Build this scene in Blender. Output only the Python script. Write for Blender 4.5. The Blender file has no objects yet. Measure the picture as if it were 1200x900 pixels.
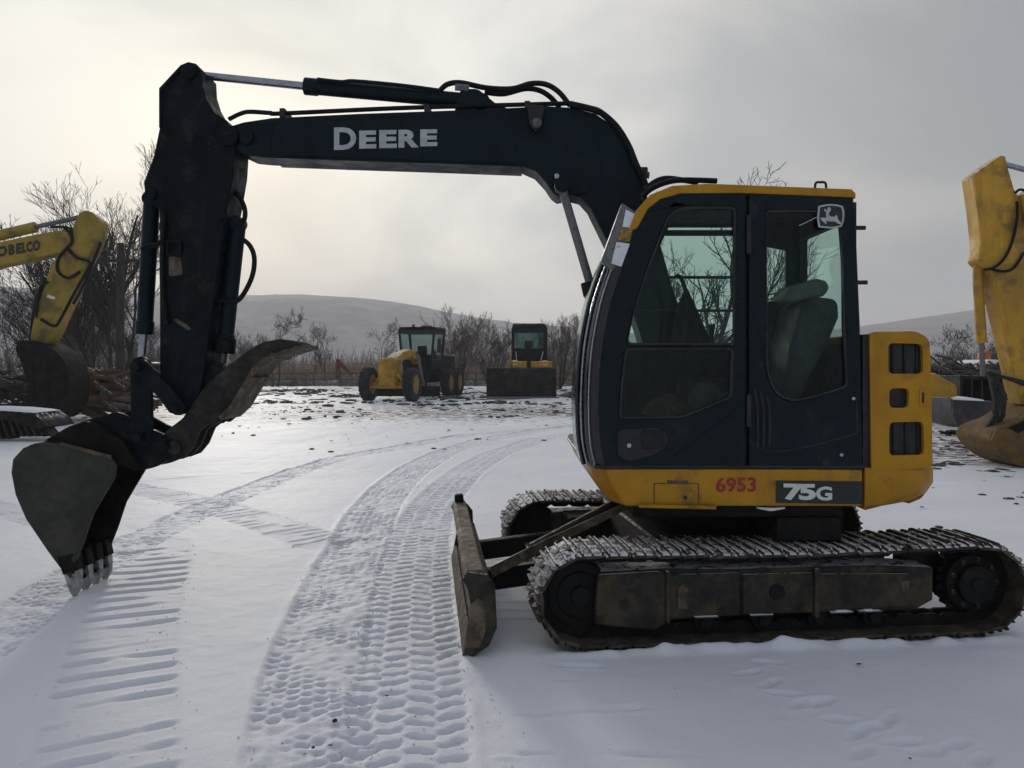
import bpy, bmesh, math, random
import numpy as np
from mathutils import Vector, Matrix, noise
from mathutils.geometry import tessellate_polygon

# ------------------------------------------------------------------ camera, world, sun, exposure
SC = bpy.context.scene
COL = SC.collection
F, H, HY = 930.0, 1.64, 428.0            # focal length in photo pixels, eye height, horizon row
cam_d = bpy.data.cameras.new('camera')
cam = bpy.data.objects.new('camera', cam_d); COL.objects.link(cam)
cam.location = (0, 0, H); cam.rotation_euler = (math.radians(90), 0, 0)
cam_d.sensor_fit = 'HORIZONTAL'; cam_d.sensor_width = 36.0; cam_d.lens = F/1200*36
cam_d.shift_y = -(450-HY)/1200
cam_d.clip_start = 0.05; cam_d.clip_end = 12000
SC.camera = cam

SUN_DIR = Vector((-0.36, 1.0, 0.29)).normalized()      # towards the sun: low, behind the machine, a bit left
sun_el = math.asin(SUN_DIR.z); sun_az = math.atan2(SUN_DIR.x, SUN_DIR.y)
W = bpy.data.worlds.new('World'); SC.world = W; W.use_nodes = True
wn, wl = W.node_tree.nodes, W.node_tree.links
wn.clear()
wo = wn.new('ShaderNodeOutputWorld'); wb = wn.new('ShaderNodeBackground')
tc = wn.new('ShaderNodeTexCoord')
sky = wn.new('ShaderNodeTexSky'); sky.sky_type = 'NISHITA'; sky.sun_disc = False
sky.sun_elevation = sun_el; sky.sun_rotation = sun_az; sky.air_density = 1.5; sky.dust_density = 4
dot = wn.new('ShaderNodeVectorMath'); dot.operation = 'DOT_PRODUCT'
nrm = wn.new('ShaderNodeVectorMath'); nrm.operation = 'NORMALIZE'
wl.new(tc.outputs['Generated'], nrm.inputs[0]); wl.new(nrm.outputs[0], dot.inputs[0])
dot.inputs[1].default_value = SUN_DIR
mr = wn.new('ShaderNodeMapRange'); mr.inputs['From Min'].default_value = -1
wl.new(dot.outputs['Value'], mr.inputs['Value'])
ramp = wn.new('ShaderNodeValToRGB'); ramp.color_ramp.interpolation = 'B_SPLINE'
SKY_STOPS = [(0.0, (.31,.335,.395)), (.5, (.31,.333,.385)), (.72, (.31,.316,.332)), (.84, (.36,.355,.357)),
             (.92, (.53,.51,.502)), (.965, (.65,.645,.63)), (1.0, (.73,.74,.715))]
cr = ramp.color_ramp
while len(cr.elements) < len(SKY_STOPS): cr.elements.new(0.5)
for e, (p, c) in zip(cr.elements, SKY_STOPS): e.position = p; e.color = (*c, 1)
wl.new(mr.outputs[0], ramp.inputs[0])
cmap = wn.new('ShaderNodeMapping'); cmap.inputs['Scale'].default_value = (1.0, 1.0, 2.2)
cmap.inputs['Location'].default_value = (.35, .1, .2)
wl.new(nrm.outputs[0], cmap.inputs['Vector'])
cn = wn.new('ShaderNodeTexNoise'); cn.inputs['Scale'].default_value = 2.1; cn.inputs['Detail'].default_value = 7
cn.inputs['Roughness'].default_value = .5; cn.inputs['Distortion'].default_value = .5
wl.new(cmap.outputs[0], cn.inputs['Vector'])
cmr = wn.new('ShaderNodeMapRange'); cmr.interpolation_type = 'SMOOTHSTEP'
cmr.inputs['From Min'].default_value = .36; cmr.inputs['From Max'].default_value = .62
cmr.inputs['To Min'].default_value = .0; cmr.inputs['To Max'].default_value = 1
wl.new(cn.outputs['Fac'], cmr.inputs['Value'])
cmix = wn.new('ShaderNodeMix'); cmix.data_type = 'RGBA'
cmix.inputs['A'].default_value = (.70,.745,.78,1); cmix.inputs['B'].default_value = (1.05,1.05,1.02,1)
wl.new(cmr.outputs[0], cmix.inputs['Factor'])
cmul = wn.new('ShaderNodeMix'); cmul.data_type = 'RGBA'; cmul.blend_type = 'MULTIPLY'; cmul.inputs['Factor'].default_value = 1
wl.new(ramp.outputs['Color'], cmul.inputs['A']); wl.new(cmix.outputs['Result'], cmul.inputs['B'])
smul = wn.new('ShaderNodeVectorMath'); smul.operation = 'SCALE'; smul.inputs['Scale'].default_value = 0.004
wl.new(sky.outputs[0], smul.inputs[0])
sadd = wn.new('ShaderNodeVectorMath'); sadd.operation = 'ADD'
wl.new(cmul.outputs['Result'], sadd.inputs[0]); wl.new(smul.outputs[0], sadd.inputs[1])
wl.new(sadd.outputs[0], wb.inputs['Color']); wb.inputs['Strength'].default_value = 1.0
wl.new(wb.outputs[0], wo.inputs[0])

sl = bpy.data.lights.new('sun', 'SUN'); sl.energy = 1.15; sl.angle = math.radians(11); sl.color = (1, .93, .84)
so = bpy.data.objects.new('sun', sl); COL.objects.link(so)
so.rotation_euler = (-SUN_DIR).to_track_quat('-Z', 'Y').to_euler(); so.location = (-10, 40, 30)

vs = SC.view_settings
vs.view_transform = 'Standard'; vs.look = 'None'; vs.gamma = 1; vs.use_curve_mapping = False; vs.exposure = 0.30
SC.render.engine = 'CYCLES'
SC.cycles.use_denoising = True
SC.cycles.max_bounces = 10; SC.cycles.transparent_max_bounces = 24
SC.cycles.volume_bounces = 1
SC.cycles.sample_clamp_indirect = 6
HAZE = 0.0006

# ------------------------------------------------------------------ helpers
WORLD = {}                                   # object name -> world origin (only translations between levels)
def U(px, py, Y): return ((px-600)*Y/F, Y, H-(py-HY)*Y/F)
def XZ(px, py, Y): return ((px-600)*Y/F, H-(py-HY)*Y/F)
def G(px, py):                               # a pixel on the ground
    Y = H*F/(py-HY); return ((px-600)*Y/F, Y)

class MB:
    def __init__(s): s.v = []; s.f = []
    def add(s, vs_, fs):
        o = len(s.v); s.v += [tuple(p) for p in vs_]; s.f += [tuple(i+o for i in q) for q in fs]; return s
    def box(s, a, b, m=None):
        (x0,y0,z0), (x1,y1,z1) = a, b
        p = [(x0,y0,z0),(x1,y0,z0),(x1,y1,z0),(x0,y1,z0),(x0,y0,z1),(x1,y0,z1),(x1,y1,z1),(x0,y1,z1)]
        if m: p = [m(*q) for q in p]
        return s.add(p, [(0,3,2,1),(4,5,6,7),(0,1,5,4),(1,2,6,5),(2,3,7,6),(3,0,4,7)])
    def prism(s, outer, d0, d1, holes=(), m=None):
        """polygon in (a,b) extruded along d; m(a,b,d)->xyz, default a=x, b=z, d=y"""
        m = m or (lambda a, b, d: (a, d, b))
        loops = [list(outer)] + [list(h) for h in holes]
        def area(l): return sum(l[i][0]*l[(i+1) % len(l)][1]-l[(i+1) % len(l)][0]*l[i][1] for i in range(len(l)))
        if area(loops[0]) < 0: loops[0].reverse()
        for h in loops[1:]:
            if area(h) > 0: h.reverse()
        flat = [p for l in loops for p in l]; n = len(flat)
        vv = [m(a, b, d0) for a, b in flat] + [m(a, b, d1) for a, b in flat]
        ff = []
        if holes:
            tris = tessellate_polygon([[Vector((a, b, 0)) for a, b in l] for l in loops])
            for t in tris:
                a, b, c = (Vector((*flat[i], 0)) for i in t)
                t = tuple(t) if (b-a).cross(c-a).z > 0 else (t[0], t[2], t[1])
                ff.append(t); ff.append(tuple(i+n for i in reversed(t)))
        else:
            ff.append(tuple(range(n))); ff.append(tuple(range(2*n-1, n-1, -1)))
        o = 0
        for l in loops:
            k = len(l)
            for i in range(k):
                j = (i+1) % k; ff.append((o+j, o+i, o+i+n, o+j+n))
            o += k
        return s.add(vv, ff)
    def tube(s, path, r, n=8, cap=True):
        P = [Vector(p) for p in path]; k = len(P)
        R = r if isinstance(r, (list, tuple)) else [r]*k
        vv = []; up = None
        for i in range(k):
            t = (P[min(i+1, k-1)]-P[max(i-1, 0)])
            t = t.normalized() if t.length > 1e-9 else Vector((0,0,1))
            if up is None:
                up = t.cross(Vector((0,0,1)) if abs(t.z) < .9 else Vector((1,0,0))).normalized()
            else:
                up = (up - t*up.dot(t)); up = up.normalized() if up.length > 1e-6 else t.orthogonal().normalized()
            w = t.cross(up)
            for j in range(n):
                a = 2*math.pi*j/n
                vv.append(P[i] + (up*math.cos(a)+w*math.sin(a))*R[i])
        ff = [(i*n+j, i*n+(j+1) % n, (i+1)*n+(j+1) % n, (i+1)*n+j) for i in range(k-1) for j in range(n)]
        if cap: ff += [tuple(range(n-1, -1, -1)), tuple((k-1)*n+j for j in range(n))]
        return s.add(vv, ff)
    def cyl(s, a, b, r, n=20, r2=None): return s.tube([a, b], [r, r if r2 is None else r2], n)
    def loft(s, rings, close=True, cap=True):
        k = len(rings[0]); vv = [p for r in rings for p in r]
        ff = []
        for i in range(len(rings)-1):
            for j in range(k if close else k-1):
                a = i*k+j; b = i*k+(j+1) % k
                ff.append((a, b, b+k, a+k))
        if cap and close: ff += [tuple(range(k-1, -1, -1)), tuple((len(rings)-1)*k+j for j in range(k))]
        return s.add(vv, ff)
    def xf(s, fn): s.v = [tuple(fn(*p)) for p in s.v]; return s

def mesh_from(name, v, f, mat=None, smooth=35):
    me = bpy.data.meshes.new(name); me.from_pydata(v, [], f); me.validate()
    bm = bmesh.new(); bm.from_mesh(me); bmesh.ops.recalc_face_normals(bm, faces=bm.faces); bm.to_mesh(me); bm.free()
    if smooth:
        me.polygons.foreach_set('use_smooth', [True]*len(me.polygons))
        me.set_sharp_from_angle(angle=math.radians(smooth))
    if mat: me.materials.append(mat)
    return me
def put(name, me, parent=None, mat4=None):
    o = bpy.data.objects.new(name, me); COL.objects.link(o)
    m = mat4 or Matrix.Identity(4)
    o.matrix_basis = m; WORLD[o.name] = m.translation.copy()
    if parent:
        o.parent = parent; o.matrix_parent_inverse = Matrix.Translation(-WORLD[parent.name])
    return o
def obj(name, mb, mat, parent=None, bevel=0, smooth=35, seg=2):
    V = np.array(mb.v); c = (V.min(0)+V.max(0))/2
    o = put(name, mesh_from(name, (V-c).tolist(), mb.f, mat, smooth), parent, Matrix.Translation(c))
    if bevel:
        b = o.modifiers.new('bevel', 'BEVEL'); b.width = bevel; b.segments = seg; b.limit_method = 'ANGLE'; b.angle_limit = math.radians(40)
        b.harden_normals = False
    return o
def tag(o, label, cat=None, group=None, kind=None):
    o['label'] = label
    if cat: o['category'] = cat
    if group: o['group'] = group
    if kind: o['kind'] = kind
    return o
def thing(name, label, cat, loc, group=None):
    o = bpy.data.objects.new(name, None); COL.objects.link(o); o.location = loc; o.empty_display_size = .3
    WORLD[o.name] = Vector(loc); tag(o, label, cat, group); return o
def pxs(pts, Y): return [XZ(a, b, Y) for a, b in pts]
def smooth_path(pts, sub=6):
    P = [Vector(p) for p in pts]; out = []
    for i in range(len(P)-1):
        a, b, c, d = P[max(i-1,0)], P[i], P[i+1], P[min(i+2, len(P)-1)]
        for k in range(sub):
            t = k/sub
            out.append(.5*((2*b)+(-a+c)*t+(2*a-5*b+4*c-d)*t*t+(-a+3*b-3*c+d)*t**3))
    return out+[P[-1]]
def round_poly(pts, r, n=3):
    out = []; k = len(pts)
    for i in range(k):
        p, a, b = Vector(pts[i]), Vector(pts[i-1]), Vector(pts[(i+1) % k])
        ra = min(r, (a-p).length*.45); rb = min(r, (b-p).length*.45)
        A = p+(a-p).normalized()*ra; B = p+(b-p).normalized()*rb
        for j in range(n+1):
            t = j/n; q = A*(1-t)**2+p*2*t*(1-t)+B*t*t; out.append((q.x, q.y))
    return out
def text_mesh(s, bold=0.02, shear=0):
    cu = bpy.data.curves.new('t', 'FONT'); cu.body = s; cu.size = 1; cu.offset = bold; cu.shear = shear; cu.resolution_u = 4
    o = bpy.data.objects.new('t', cu); COL.objects.link(o)
    dg = bpy.context.evaluated_depsgraph_get(); dg.update()
    me = bpy.data.meshes.new_from_object(o.evaluated_get(dg))
    v = np.array([x.co[:2] for x in me.vertices]); f = [tuple(p.vertices) for p in me.polygons]
    bpy.data.objects.remove(o); bpy.data.curves.remove(cu); bpy.data.meshes.remove(me)
    mn, mx = v.min(0), v.max(0); v = (v-mn)/(mx-mn)
    return v, f
def letter(mb, s, quad, Y, bold=.02, eps=.003):
    """text into the pixel quad (tl, tr, br, bl) on the plane y=Y"""
    v, f = text_mesh(s, bold)
    tl, tr, br, bl = (np.array(q, float) for q in quad)
    pts = []
    for a, b in v:
        p = (bl*(1-a)+br*a)*(1-b)+(tl*(1-a)+tr*a)*b
        q = U(p[0], p[1], Y); pts.append((q[0], Y-eps, q[2]))
    mb.add(pts, f)

# ------------------------------------------------------------------ materials
def nt(name):
    m = bpy.data.materials.new(name); m.use_nodes = True
    return m, m.node_tree.nodes, m.node_tree.links, m.node_tree.nodes['Principled BSDF']
def noise_node(n, l, co, scale, detail=4, rough=.55, stretch=None):
    t = n.new('ShaderNodeTexNoise'); t.inputs['Scale'].default_value = scale; t.inputs['Detail'].default_value = detail
    t.inputs['Roughness'].default_value = rough
    if stretch:
        mp = n.new('ShaderNodeMapping'); mp.inputs['Scale'].default_value = stretch; l.new(co, mp.inputs['Vector']); co = mp.outputs[0]
    l.new(co, t.inputs['Vector']); return t.outputs['Fac']
def mrange(n, l, val, a, b, c=0., d=1.):
    m = n.new('ShaderNodeMapRange'); m.interpolation_type = 'SMOOTHSTEP'
    for k, x in zip(('From Min','From Max','To Min','To Max'), (a, b, c, d)): m.inputs[k].default_value = x
    l.new(val, m.inputs['Value']); return m.outputs[0]
def mixc(n, l, fac, a, b, blend='MIX'):
    m = n.new('ShaderNodeMix'); m.data_type = 'RGBA'; m.blend_type = blend
    for k, x in (('Factor', fac), ('A', a), ('B', b)):
        if isinstance(x, (int, float)): m.inputs[k].default_value = x
        elif isinstance(x, tuple): m.inputs[k].default_value = (*x[:3], 1)
        else: l.new(x, m.inputs[k])
    return m.outputs['Result']
def mul(n, l, a, b):
    m = n.new('ShaderNodeMath'); m.operation = 'MULTIPLY'
    for i, x in enumerate((a, b)):
        if isinstance(x, (int, float)): m.inputs[i].default_value = x
        else: l.new(x, m.inputs[i])
    return m.outputs[0]
SNOW = (.80, .82, .86)
def mat(name, base, rough=.6, metal=0., var=.3, vscale=5, dirt=None, damt=.5, dscale=3., snow=0., snow_at=(.55,.85), snow_z=None, bump=0., bscale=60, stretch=None, spec=.5, streak=0.):
    m, n, l, p = nt(name)
    geo = n.new('ShaderNodeNewGeometry'); co = geo.outputs['Position']
    a = noise_node(n, l, co, vscale, 5, .6, stretch)
    lo = tuple(c*(1-var) for c in base); hi = tuple(min(1, c*(1+var)) for c in base)
    col = mixc(n, l, mrange(n, l, a, .3, .7), lo, hi)
    if dirt:
        d = noise_node(n, l, co, dscale, 8, .65, stretch)
        fac = mul(n, l, mrange(n, l, d, .62-damt*.4, .72-damt*.25), min(1, .55+damt*.4))
        col = mixc(n, l, fac, col, dirt)
    if streak:
        d = noise_node(n, l, co, 9, 5, .6, (1, 1, .12))
        col = mixc(n, l, mul(n, l, mrange(n, l, d, .5, .75), streak), col, dirt or (.05,.04,.035))
    r_in = None
    if snow:
        sep = n.new('ShaderNodeSeparateXYZ'); l.new(geo.outputs['Normal'], sep.inputs[0])
        up = mrange(n, l, sep.outputs['Z'], *snow_at)
        sn = noise_node(n, l, co, 14, 6, .65)
        fac = mul(n, l, up, mrange(n, l, sn, .75-snow*.5, .82-snow*.42))
        if snow_z:
            sp_ = n.new('ShaderNodeSeparateXYZ'); l.new(co, sp_.inputs[0])
            fac = mul(n, l, fac, mrange(n, l, sp_.outputs['Z'], snow_z-.12, snow_z+.1))
        col = mixc(n, l, fac, col, SNOW)
    l.new(col, p.inputs['Base Color'])
    rn = noise_node(n, l, co, vscale*2.3, 4)
    l.new(mrange(n, l, rn, .3, .7, max(.02, rough-.12), min(1, rough+.15)), p.inputs['Roughness'])
    p.inputs['Metallic'].default_value = metal; p.inputs['Specular IOR Level'].default_value = spec
    if bump:
        b = n.new('ShaderNodeBump'); b.inputs['Strength'].default_value = bump; b.inputs['Distance'].default_value = .02
        l.new(noise_node(n, l, co, bscale, 6, .6), b.inputs['Height']); l.new(b.outputs[0], p.inputs['Normal'])
    return m
def glass(name, tint, gloss=.05):
    m, n, l, p = nt(name); n.remove(p)
    out = n['Material Output']
    t = n.new('ShaderNodeBsdfTransparent'); t.inputs[0].default_value = (*tint, 1)
    g = n.new('ShaderNodeBsdfGlossy'); g.inputs['Roughness'].default_value = gloss; g.inputs[0].default_value = (.9,.95,.95,1)
    lw_ = n.new('ShaderNodeLayerWeight'); lw_.inputs['Blend'].default_value = .5
    pw = n.new('ShaderNodeMath'); pw.operation = 'POWER'; l.new(lw_.outputs['Facing'], pw.inputs[0]); pw.inputs[1].default_value = 4
    fr = n.new('ShaderNodeMath'); fr.operation = 'MULTIPLY_ADD'; l.new(pw.outputs[0], fr.inputs[0]); fr.inputs[1].default_value = .5; fr.inputs[2].default_value = .010
    mx = n.new('ShaderNodeMixShader'); l.new(fr.outputs[0], mx.inputs[0]); l.new(t.outputs[0], mx.inputs[1]); l.new(g.outputs[0], mx.inputs[2])
    l.new(mx.outputs[0], out.inputs[0]); return m

MT = dict(
 boom=mat('boom_paint', (.0055,.0138,.0190), .42, 0, .25, 2.5, dirt=(.018,.021,.024), damt=.12, dscale=6, bump=.08, bscale=90, streak=.3, spec=.12),
 arm=mat('arm_paint', (.0045,.0080,.0105), .52, 0, .3, 5, dirt=(.026,.025,.022), damt=.2, dscale=7, bump=.2, bscale=70, streak=.35, spec=.12),
 cab=mat('cab_paint', (.0055,.0128,.0172), .36, 0, .2, 3, dirt=(.03,.03,.029), damt=.10, dscale=5, streak=.3, spec=.15),
 black=mat('black_plastic', (.006,.0065,.007), .5, 0, .3, 8, dirt=(.022,.02,.018), damt=.15, dscale=6),
 gloss=mat('glossy_black', (.01,.011,.012), .16, 0, .2, 4),
 yellow=mat('yellow_paint', (.44,.212,.005), .40, 0, .12, 4, dirt=(.13,.08,.03), damt=.2, dscale=5, streak=.5, spec=.3),
 oldyellow=mat('worn_yellow_paint', (.47,.25,.012), .55, 0, .25, 1.5, dirt=(.06,.04,.022), damt=.32, dscale=1.4, streak=.4, snow=.55, snow_at=(.6,.9)),
 greenyellow=mat('mustard_paint', (.30,.195,.012), .55, 0, .2, 1.5, dirt=(.05,.035,.018), damt=.36, dscale=1.2, streak=.35, snow=.6, snow_at=(.7,.9)),
 bucket=mat('bucket_steel', (.028,.028,.020), .60, .2, .35, 6, dirt=(.045,.041,.029), damt=.3, dscale=4, bump=.3, bscale=45, streak=.3),
 bucketin=mat('bucket_inside_steel', (.008,.007,.006), .7, 0, .4, 8, spec=.15, dirt=(.028,.021,.014), damt=.3, dscale=5, bump=.4, bscale=40),
 tooth=mat('worn_tooth_steel', (.32,.33,.33), .45, .6, .3, 14, dirt=(.12,.10,.08), damt=.3, dscale=16),
 rust=mat('rusty_thumb_steel', (.016,.014,.011), .75, .1, .5, 8, dirt=(.065,.048,.03), damt=.25, dscale=8, bump=.4, bscale=50),
 rustedge=mat('muddy_steel_edge', (.085,.065,.042), .85, 0, .5, 10, dirt=(.19,.16,.12), damt=.3, dscale=12, bump=.5, bscale=50),
 shoe=mat('track_shoe_steel', (.040,.031,.022), .8, .1, .5, 12, dirt=(.11,.083,.058), damt=.4, dscale=9, bump=.4, bscale=60, snow=.72, snow_at=(.3,.85), snow_z=.36),
 frame=mat('track_frame_mud', (.016,.0145,.011), .8, 0, .5, 7, dirt=(.075,.052,.027), damt=.42, dscale=6, bump=.4, bscale=50, streak=.4, snow=.75, snow_at=(.8,.95)),
 grease=mat('greasy_black_steel', (.0065,.0065,.006), .6, 0, .4, 9, spec=.2, dirt=(.02,.016,.011), damt=.25, dscale=8, bump=.3, bscale=60),
 blade=mat('muddy_blade_steel', (.095,.068,.042), .8, 0, .45, 7, dirt=(.17,.13,.088), damt=.4, dscale=7, bump=.5, bscale=40, streak=.4, snow=.2),
 hose=mat('hydraulic_hose', (.006,.006,.007), .55, 0, .2, 10, spec=.2),
 chrome=mat('chrome_rod', (.34,.35,.40), .30, .9, .12, 20, dirt=(.12,.11,.11), damt=.12, dscale=30),
 dullrod=mat('dull_rod', (.16,.16,.165), .45, .5, .3, 14, dirt=(.05,.045,.04), damt=.3, dscale=14),
 silver=mat('silver_lettering', (.42,.45,.46), .5, .1, .12, 20),
 white=mat('white_lettering', (.62,.64,.62), .5, 0, .1, 20),
 red=mat('red_stencil', (.30,.012,.015), .6, 0, .2, 25),
 greenpanel=mat('dark_green_panel', (.007,.013,.012), .4, 0, .2, 6),
 pale=mat('white_reflector', (.72,.74,.78), .5, 0, .12, 20, dirt=(.3,.28,.25), damt=.15, dscale=20),
 amber=mat('amber_reflector', (.30,.18,.02), .4, 0, .4, 50, dirt=(.05,.04,.01), damt=.45, dscale=40),
 seat=mat('grey_seat_cloth', (.05,.05,.05), .9, 0, .3, 8, bump=.3, bscale=200),
 headrest=mat('pale_headrest_cloth', (.13,.135,.13), .9, 0, .15, 10),
 interior=mat('dark_interior', (.008,.009,.009), .8, 0, .3, 6),
 olive=mat('olive_bag', (.028,.03,.023), .85, 0, .4, 12, bump=.6, bscale=25),
 brownbag=mat('brown_bag', (.045,.026,.018), .85, 0, .4, 12, bump=.6, bscale=25),
 rubber=mat('tyre_rubber', (.014,.015,.018), .85, 0, .3, 4, dirt=(.05,.042,.034), damt=.25, dscale=3, snow=.3, snow_at=(.6,.9)),
 rim=mat('tan_wheel_rim', (.34,.22,.06), .6, 0, .3, 3, dirt=(.1,.07,.045), damt=.4, dscale=3),
 darkmachine=mat('dark_machine_steel', (.008,.008,.008), .6, 0, .4, 2, spec=.15, dirt=(.04,.03,.022), damt=.3, dscale=2, snow=.5, snow_at=(.7,.9)),
 greysteel=mat('grey_blue_steel', (.032,.034,.042), .6, .1, .3, 2, dirt=(.10,.07,.05), damt=.3, dscale=1.6, snow=.8, snow_at=(.6,.9)),
 bark=mat('tree_bark', (.034,.029,.026), .9, 0, .4, 6, stretch=(1,1,.3)),
 twig=mat('bare_twigs', (.036,.030,.028), .9, 0, .35, 2),
 twigred=mat('brown_twigs', (.115,.09,.08), .9, 0, .35, 2),
 wood=mat('grey_weathered_wood', (.11,.095,.08), .9, 0, .4, 4, stretch=(1,1,.15), snow=.5, snow_at=(.6,.9)),
 splinter=mat('orange_brown_split_wood', (.13,.068,.03), .85, 0, .5, 3, dirt=(.04,.026,.018), damt=.4, dscale=3, snow=.5, snow_at=(.75,.95)),
 soil=mat('frozen_soil', (.036,.027,.022), .95, 0, .5, 5, dirt=(.07,.052,.04), damt=.4, dscale=3, bump=.6, bscale=20, snow=.45, snow_at=(.75,.97)),
 reed=mat('dry_reeds', (.23,.155,.11), .9, 0, .45, .8),
 rustred=mat('rust_red_steel', (.17,.045,.03), .8, 0, .3, 2),
 orange=mat('orange_cover', (.55,.16,.05), .7, 0, .2, 3),
 mirror=mat('mirror_black', (.01,.01,.01), .4),
 rustyellow=mat('rusty_yellow_steel', (.16,.085,.014), .7, .1, .4, 3, dirt=(.045,.032,.02), damt=.38, dscale=3, bump=.4, bscale=40),
 dirtysnow=mat('dirty_packed_snow', (.52,.50,.49), .85, 0, .3, 9, dirt=(.14,.105,.075), damt=.46, dscale=12, bump=.4, bscale=60),
 snowlump=mat('snow_lump', (.80,.82,.86), .7, 0, .04, 6, bump=.3, bscale=50),
)
MT['glass'] = glass('tinted_glass', (.84,.925,.895))
MT['farglass'] = glass('machine_glass', (.60,.72,.70), .08)
MT['lens'] = mat('lamp_lens', (.6,.6,.58), .2)

# ------------------------------------------------------------------ the ground: one snow sheet with real tracks pressed into it
rng = np.random.default_rng(7)
def vnoise(x, y, scale, seed=0):
    """value noise, vectorised, about -1..1"""
    x = x*scale+seed*17.3; y = y*scale+seed*9.7
    xi = np.floor(x).astype(np.int64); yi = np.floor(y).astype(np.int64); xf = x-xi; yf = y-yi
    def hsh(a, b):
        h = (a*374761393+b*668265263+seed*1442695041) & 0xffffffff
        h = ((h ^ (h >> 13))*1274126177) & 0xffffffff
        return ((h ^ (h >> 16)) & 0xffff)/32767.5-1
    u = xf*xf*(3-2*xf); w = yf*yf*(3-2*yf)
    return (hsh(xi,yi)*(1-u)+hsh(xi+1,yi)*u)*(1-w)+(hsh(xi,yi+1)*(1-u)+hsh(xi+1,yi+1)*u)*w
def fbm(x, y, scale, seed=0, oct=3):
    return sum(vnoise(x, y, scale*2**i, seed+i)*.5**i for i in range(oct))

def sstep(a, b, x): t = np.clip((x-a)/(b-a), 0, 1); return t*t*(3-2*t)
def line_coords(pts, X, Y, wmax):
    """arc length s, signed side t of the points near a polyline; index of those points"""
    P = np.array([(p.x, p.y) for p in smooth_path([(a, b, 0) for a, b in pts], 10)])
    idx = np.where((X > P[:,0].min()-wmax) & (X < P[:,0].max()+wmax) & (Y > P[:,1].min()-wmax) & (Y < P[:,1].max()+wmax))[0]
    x, y = X[idx], Y[idx]
    best = np.full(len(idx), 1e9); S = np.zeros(len(idx)); T = np.zeros(len(idx)); s0 = 0
    for a, b in zip(P[:-1], P[1:]):
        d = b-a; L = np.hypot(*d)
        if L < 1e-6: continue
        d = d/L
        rx, ry = x-a[0], y-a[1]
        q = np.clip(rx*d[0]+ry*d[1], 0, L); cx, cy = rx-q*d[0], ry-q*d[1]
        dist = np.hypot(cx, cy); side = np.sign(d[0]*ry-d[1]*rx)
        m = dist < best
        best[m] = dist[m]; S[m] = s0+q[m]; T[m] = (dist*side)[m]; s0 += L
    k = best < wmax
    return idx[k], S[k], T[k]
TRACKS = [  # kind, width, pixels of the centre line on the snow
 ('block', .56, [(361,960),(366,840),(376,763),(401,686),(421,640),(446,590),(489,549),(560,518),(670,499),(800,488)]),
 ('lug', .58, [(462,960),(474,860),(480,780),(482,720),(487,660),(500,610),(522,577),(556,547),(602,525),(668,509),(800,495)]),
 ('block', .46, [(-150,840),(0,742),(65,692),(130,652),(200,616),(262,588),(330,560),(400,538),(480,521),(560,509),(680,498)]),
 ('cleat', .60, [(108,960),(122,890),(138,790),(150,735),(162,700),(176,668),(180,640)]),
 ('cleat2', .55, [(60,556),(160,574),(232,590),(300,609),(382,638)]),
 ('cleat2', .5, [(-80,580),(0,596),(60,612)]),
 ('faint', .75, [(560,640),(590,700),(640,790),(690,860),(740,960)]),
]
FEET = [(880,786),(903,800),(925,812),(940,824),(962,822),(985,842),(1003,858),(1022,850),(1060,868),(1042,842),(1085,880),(1120,872),(1150,890),(900,775),(1010,880)]

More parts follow.
